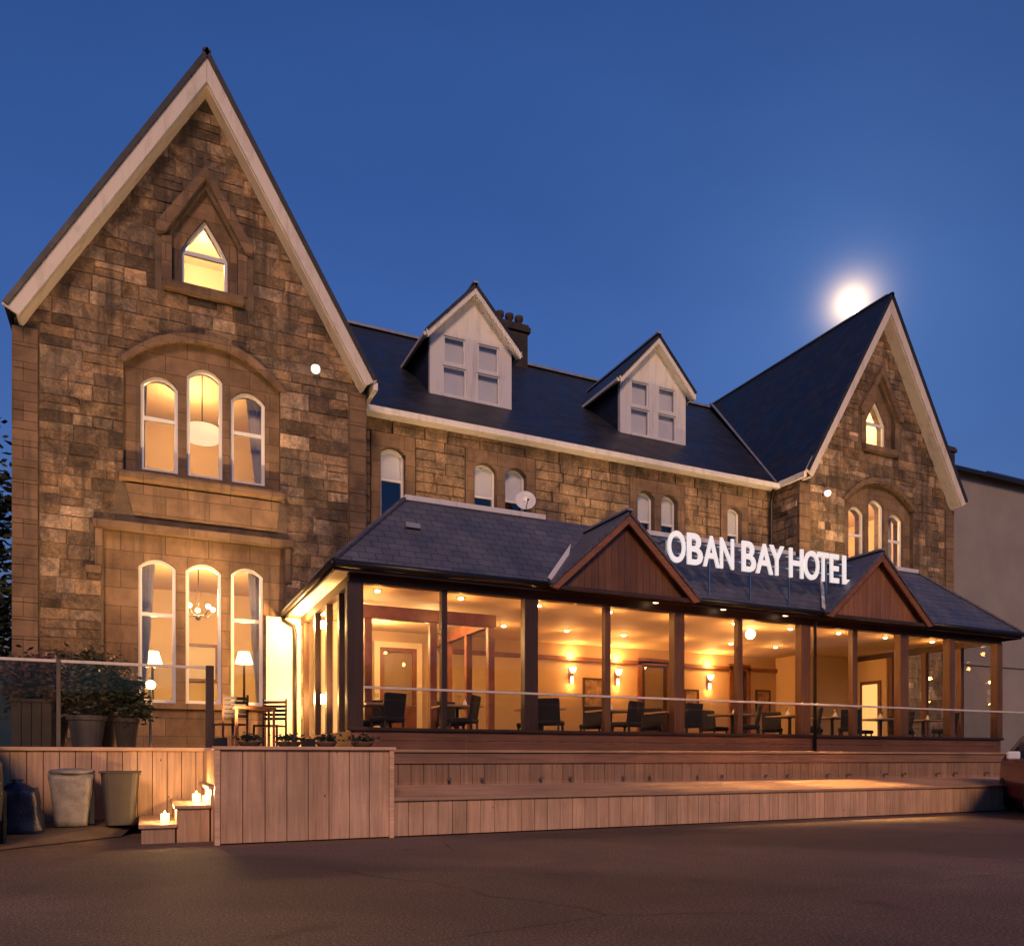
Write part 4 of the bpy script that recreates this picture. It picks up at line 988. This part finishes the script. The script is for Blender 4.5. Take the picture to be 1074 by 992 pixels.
MB().lathe([(.25, 0), (.27, .015), (.25, .05), (.1, .07), (0, .072)], (-.83, 11.55, zp+.665), 16).build('lid', 'bag_plastic', b1, smooth=True); MB().box(-.62, -.57, 11.45, 11.65, zp+.02, zp+.62).build('handle', 'black_plastic', b1)
b2 = tapered('refuse_bin', 'dark brown tapered bin next to the wooden steps', 'bin', -.27, 11.5, zp, .34, .46, .42, .67, 'bin_plastic', rng, 0)
MB().box(-.52, -.02, 11.27, 11.73, zp+.67, zp+.695).build('rim', 'bin_plastic', b2, bevel=.01)
b3 = tapered('refuse_sack', 'slumped dark blue sack on the ground at the left edge by the parked car', 'sack', -1.35, 11.2, .08, .52, .34, .5, .56, 'bag_blue', rng, .07)
MB().lathe([(.20, -.03), (.12, .06), (.05, .09), (.07, .12), (.03, .13)], (-1.38, 11.2, .62), 12).build('knot', 'bag_blue', b3, smooth=True)

# wall fittings
def dish(u, v, y, label, r):
    q = PY(u, v, y-.35); d = thing('satellite_dish', label, 'satellite dish', (q.x, y, q.z), 'satellite dishes on the front wall')
    pr = [(.001, -.06), (r*.4, -.045), (r*.75, -.018), (r, .02), (r*1.0, .028), (r*.74, -.008), (r*.4, -.035), (.001, -.05)]
    m = MB().lathe(pr, (0, 0, 0), 22); M_ = Matrix.Translation(q) @ Matrix.Rotation(R(-20), 4, 'Z') @ Matrix.Rotation(R(75), 4, 'X')
    m.v = [M_ @ v_ for v_ in m.v]; m.build('reflector', 'upvc', d, smooth=True)
    MB().tube([(q.x, q.y+.05, q.z), (q.x, y-.2, q.z-.05), (q.x, y+.0, q.z-.05)], .02, 6).build('bracket', 'dark_metal', d)
    MB().tube([(q.x, q.y, q.z-r), (q.x-.08, q.y-.3, q.z-.1)], .01, 6).ball((q.x-.08, q.y-.32, q.z-.08), .03, 8).build('receiver_arm', 'dark_metal', d)
dish(551, 525, MY, 'round pale satellite dish below the pair of windows nearest the left gable', .26)
dish(838, 569, MY, 'round pale satellite dish above the letters beside the right gable', .24)
def wall_flood(u, v, label):
    q = PY(u, v, GY-.2); d = thing('floodlight', label, 'floodlight', (q.x, GY, q.z), 'round floodlights high on the gables')
    MB().tube([(q.x, GY-.02, q.z), (q.x, GY-.14, q.z)], .03, 8).build('bracket', 'dark_metal', d); MB().ball(q, .10, 14).build('lens', 'flood_lens', d, smooth=True)
    MB().lathe([(.05, .05), (.09, .03), (.06, .10), (0, .11)], q, 12).build('hood', 'dark_metal', d)
wall_flood(331, 387, 'round white floodlight high on the left gable wall'); wall_flood(868, 517, 'round white floodlight on the right gable wall above the letters')

# uplights that wash the stone
ul = thing('uplight', 'x', 'floodlight', (0, 0, 0), 'small uplights below the stone walls')
MB().box(-.11, .11, -.05, .05, .06, .20).build('housing', 'dark_metal', ul, bevel=.012); MB().box(-.09, .09, .05, .055, .08, .18).build('lens', 'flood_lens', ul); MB().box(-.02, .02, -.02, .02, 0, .06).build('bracket', 'dark_metal', ul)
UL = [((-1.4, 13.6, DZ), (-.6, 17, 7.5), 480, 80, 'small black uplight on the terrace behind the wide planter'),
      ((1.1, 13.3, DZ), (1.2, 17, 9.5), 1250, 85, 'small black uplight on the terrace before the middle window'),
      ((2.5, 13.4, DZ), (3.0, 17, 8.0), 1050, 80, 'small black uplight on the terrace near the left side of the conservatory'),
      ((6.2, 15.6, zt), (6.2, 18, 8.0), 44, 130, 'small black uplight on the flat roof below the single window'),
      ((10.3, 15.6, zt), (10.3, 18, 8.0), 44, 130, 'small black uplight on the flat roof behind the first letters'),
      ((14.4, 15.6, zt), (14.4, 18, 8.0), 44, 130, 'small black uplight on the flat roof behind the last letters'),
      ((17.3, 14.4, zt), (18.8, 17, 9.5), 340, 110, 'small black uplight at the right end of the flat roof'),
      ((20.9, 13.6, .0), (21.0, 17, 9.5), 1100, 70, 'small black uplight on the ground right of the conservatory')]
for n_, (p_, tg, pw, sz, lb) in enumerate(UL):
    u_ = ul if n_ == 0 else copy_tree(ul); u_.location = p_; u_['label'] = lb; ORG[u_.name] = Vector(p_)
    lamp('SPOT', Vector(p_)+Vector((0, .07, .16)), pw, (1, .60, .27), u_, .05, tg, sz, .9)
# soffit lamp left of the conservatory, lamp under the front eave
sf = thing('soffit_lamp', 'round bulkhead lamp under the left eave of the conservatory by the gable wall', 'lamp', (2.84, 16.1, 3.95))
MB().lathe([(.0, -.07), (.08, -.06), (.1, 0), (0, 0)], (2.84, 16.1, 3.955), 14).build('lens', 'lamp_bulb', sf, smooth=True)
lamp('POINT', (2.84, 16.1, 3.70), 280, (1, .52, .16), sf, .08)
lamp('POINT', (2.84, 16.1, 2.2), 130, (1, .55, .18), sf, .1)
for n_, (ex, pw, lb) in enumerate(((8.7, 900, 'beside the first brown gablet'), (10.3, 1900, 'below the middle letters of the sign'), (11.9, 4600, 'just left of the right gablet'))):
    ef = thing('eave_lamp', 'small round downlight under the conservatory eave, '+lb, 'lamp', (ex, 12.26, 3.95), 'downlights under the conservatory eave')
    MB().lathe([(.0, -.05), (.05, -.05), (.06, 0), (0, 0)], (ex, 12.26, 3.955), 12).build('lens', 'lamp_soft', ef)
    lamp('SPOT', (ex, 12.25, 3.80), pw, (1, .55, .18), ef, .05, (ex-.25, 10.7, .5), 46, .95)

# ================================================================ NEIGHBOURS, TREES, CARS, MOON
nb = thing('neighbour_building', 'plain grey rendered building with dark roof at the right edge beyond the right gable', 'building', (38, 28, 0))
a = PY(1005, 494, 21.0)
MB().box(24.2, 55, 21.0, 34, 0, a.z).build('wall', 'render_wall', nb)
MB().prism([(24.0, 20.7, a.z), (24.0, 27.5, a.z+2.2), (24.0, 34.3, a.z)], (32, 0, 0)).build('roof', 'slate', nb)
MB().box(24.15, 55, 20.93, 21.0, 4.75, 4.9).build('string_course', 'render_wall', nb); MB().box(24.1, 55.2, 20.62, 20.72, a.z-.12, a.z+.02).build('gutter', 'dark_metal', nb)
q = PY(988, 440, 27.5); chimney(q.x-1.2, q.x+.45, 27.1, 28.0, a.z+1.0, q.z-1.5, nb, 3)
for xx in (37.5, 42, 46.5):
    w = MB().holed([(xx, 6.2), (xx+1.2, 6.2), (xx+1.2, 8.2), (xx, 8.2)], [[(xx+.08, 6.28), (xx+1.12, 6.28), (xx+1.12, 8.12), (xx+.08, 8.12)]], 20.94, 21.0).build('window', 'white_paint', nb); MB().box(xx+.08, xx+1.12, 20.97, 20.99, 6.28, 8.12).build('pane', 'car_glass', w)
h2 = thing('distant_house', 'dark slate roofed house rising behind the grey building at the right edge', 'building', (52, 46, 0))
q = PY(1074, 492, 44); MB().box(q.x-2.5, q.x+16, 44, 54, 0, q.z-2.2).build('wall', 'render_wall', h2); MB().prism([(q.x-3.5, 43.6, q.z-2.2), (q.x-3.5, 54.4, q.z-2.2), (q.x+2.5, 49, q.z+2.6)], (.02, 0, 0)) if False else None
MB().mesh([(q.x-3, 43.6, q.z-2.3), (q.x+16, 43.6, q.z-2.3), (q.x+16, 54.4, q.z-2.3), (q.x-3, 54.4, q.z-2.3), (q.x+2.5, 49, q.z+1.9), (q.x+16, 49, q.z+1.9)], [(0, 1, 5, 4), (0, 4, 3), (3, 4, 5, 2), (1, 2, 5), (0, 3, 2, 1)]).build('roof', 'slate', h2)
def tree(x, y, h, r, label, seed, mat='leaf_dark'):
    rng = random.Random(seed); t_ = thing('tree', label, 'tree', (x, y, 0), 'dark trees at the left of the hotel')
    m = MB().tube([(x, y, 0), (x+.1, y, h*.4), (x-.1, y+.1, h*.85)], [.35, .22, .06], 9); lim = []
    for _ in range(16):
        z = h*rng.uniform(.25, .85); a = rng.uniform(0, 6.3); l = r*rng.uniform(.5, .95)*(1.15-z/h*.7); e = Vector((x+l*math.cos(a), y+l*math.sin(a), z+rng.uniform(.2, 1.4)))
        m.tube([(x, y, z), (x+.5*l*math.cos(a), y+.5*l*math.sin(a), z+.3), e], [.09, .06, .02], 6); lim.append(e)
    m.build('trunk', 'bark', t_)
    cl = [(e+Vector((rng.gauss(0, .3), rng.gauss(0, .3), rng.gauss(0, .3))), rng.uniform(.35, .8)) for e in lim for _ in range(2)]+[(Vector((x, y, h*rng.uniform(.7, 1))), .6) for _ in range(5)]
    def fn(r_):
        q_, s = r_.choice(cl); return q_+Vector((r_.gauss(0, 1)*s, r_.gauss(0, 1)*s, r_.gauss(0, .75)*s))
    MB().leaves(7000, fn, .16, rng).build('crown', mat, t_, recalc=False)
tree(-5.3, 27.5, 11.5, 2.6, 'dark broad tree beside the left gable, nearest the wall', 5); tree(-7.2, 25, 8.8, 2.8, 'dark broad tree at the left edge, farther from the wall', 9)

def car(loc, rz, paint, label, mirror=True):
    r = thing('parked_car', label, 'car', (0, 0, 0))
    # stations along the length: (y, half width, z low, z belt, z roof, half roof width)
    S = [(-2.05, .66, .42, .66, .68, .60), (-1.95, .78, .26, .80, .84, .66), (-1.5, .85, .20, .90, .95, .70), (-1.0, .86, .19, .95, 1.02, .66), (-.75, .86, .19, .96, 1.12, .62), (-.15, .86, .19, .98, 1.45, .56), (.5, .86, .19, .99, 1.50, .57), (1.2, .86, .19, 1.0, 1.46, .56), (1.75, .85, .20, 1.0, 1.16, .60), (1.95, .80, .26, .96, 1.0, .64), (2.05, .70, .40, .82, .86, .60)]
    body, gl, rf = MB(), MB(), MB(); rows = []
    for y_, hw, zl, zb, zr, hr in S:
        half = [(0, zl), (hw*.85, zl), (hw*.98, zl+.12), (hw, (zl+zb)/2), (hw*.97, zb-.05), (hw*.93, zb), (hr, zr-.05), (hr*.85, zr), (0, zr+.025)]
        rows.append([Vector((x_, y_, z_)) for x_, z_ in half]+[Vector((-x_, y_, z_)) for x_, z_ in half[-2:0:-1]])
    n = len(rows[0])
    for i in range(len(S)-1):
        for k_ in range(n):
            f = [rows[i][k_], rows[i+1][k_], rows[i+1][(k_+1) % n], rows[i][(k_+1) % n]]
            side = k_ in (5, n-6) and 4 <= i <= 7; scr = k_ in (6, 7, n-8, n-7) and i in (4, 7)
            (gl if side or scr else rf if i in (5, 6) and 6 <= k_ <= n-7 else body).face(f)
    body.face(rows[0]); body.face(rows[-1][::-1])
    b_ = body.build('body', paint, r, smooth=True); bpy.context.view_layer.update()
    gl.build('window', 'car_glass', r, recalc=False); rf.build('roof_panel', paint, r, smooth=True, recalc=False)
    for sx in (-1, 1):
        for y_ in (-1.3, 1.3):
            w = MB().lathe([(.20, -.1), (.30, -.1), (.32, -.07), (.32, .07), (.30, .1), (.20, .1)], (0, 0, 0), 20); M_ = Matrix.Translation((sx*.78, y_, .32)) @ Matrix.Rotation(R(90), 4, 'Y'); w.v = [M_ @ v_ for v_ in w.v]
            wo = w.build('wheel', 'tyre', r, smooth=False); c2 = MB().lathe([(.0, -.06), (.2, -.09), (.2, .09), (.0, .06)], (0, 0, 0), 16); c2.v = [M_ @ v_ for v_ in c2.v]; c2.build('rim', 'steel', wo)
        MB().box(sx*.62-.14, sx*.62+.14, -2.03, -1.92, .62, .76).build('headlight', 'upvc', r, bevel=.03); MB().box(sx*.64-.13, sx*.64+.13, 1.93, 2.05, .70, .88).build('tail_light', 'lamp_red', r, bevel=.03)
        MB().box(sx*.98-.1, sx*.98+.1, -.78, -.68, .98, 1.12).build('mirror', paint if not mirror else 'upvc', r, bevel=.03)  # white housing stands in for glints off the mirror
    MB().box(-.26, .26, 2.05, 2.07, .50, .61).build('number_plate', 'plate', r); MB().box(-.26, .26, -2.07, -2.05, .40, .51).build('number_plate', 'upvc', r); MB().box(-.7, .7, 2.02, 2.10, .32, .46).build('bumper', 'black_plastic', r, bevel=.03); MB().box(-.7, .7, -2.10, -2.0, .28, .42).build('bumper', 'black_plastic', r, bevel=.03)
    r.location = loc; r.rotation_euler = (0, 0, rz)
rx, ry = ray(1056); tt_ = 13.6
car((rx*tt_+1.12, ry*tt_-.42, 0), math.atan2(-rx, ry)+R(8), 'car_paint_red', 'dark red car parked at the right edge beside the end of the terrace')
rx, ry = ray(9); dn = Vector((rx, ry, 0)).normalized(); rt = Vector((dn.y, -dn.x, 0)); cc_ = dn*(9.9+2.05)-rt*.90
car((cc_.x, cc_.y, 0), math.atan2(dn.x, -dn.y), 'car_paint_dark', 'black car at the left edge beside the blue sack, seen from behind', False)
hm = MB(); rng = random.Random(2); nn = 90  # hill ring added all round, raised to keep horizon glow out of the glass
ang = [math.pi*2*i/nn for i in range(nn)]; hh = [30+7*math.sin(a*3+1)+5*math.sin(a*7)+rng.uniform(-1, 1) for a in ang]
for i in range(nn):
    j = (i+1) % nn; P = lambda k, r_, z: (r_*math.sin(ang[k]), r_*math.cos(ang[k]), z)
    hm.face([P(i, 190, -1), P(j, 190, -1), P(j, 260, max(3, hh[j])), P(i, 260, max(3, hh[i]))]); hm.face([P(i, 260, max(3, hh[i])), P(j, 260, max(3, hh[j])), P(j, 340, -1), P(i, 340, -1)])
tag(hm.build('glow_block_hills', 'leaf_dark'), kind='structure')
MD = 900
mo = MB().ball(MOON_DIR*MD+Vector((0, 0, 1)), 17.5/828*MD*.52, 32).build('moon', 'moon', smooth=True)
tag(mo, 'bright glowing full moon just above the right slate roof', 'moon')
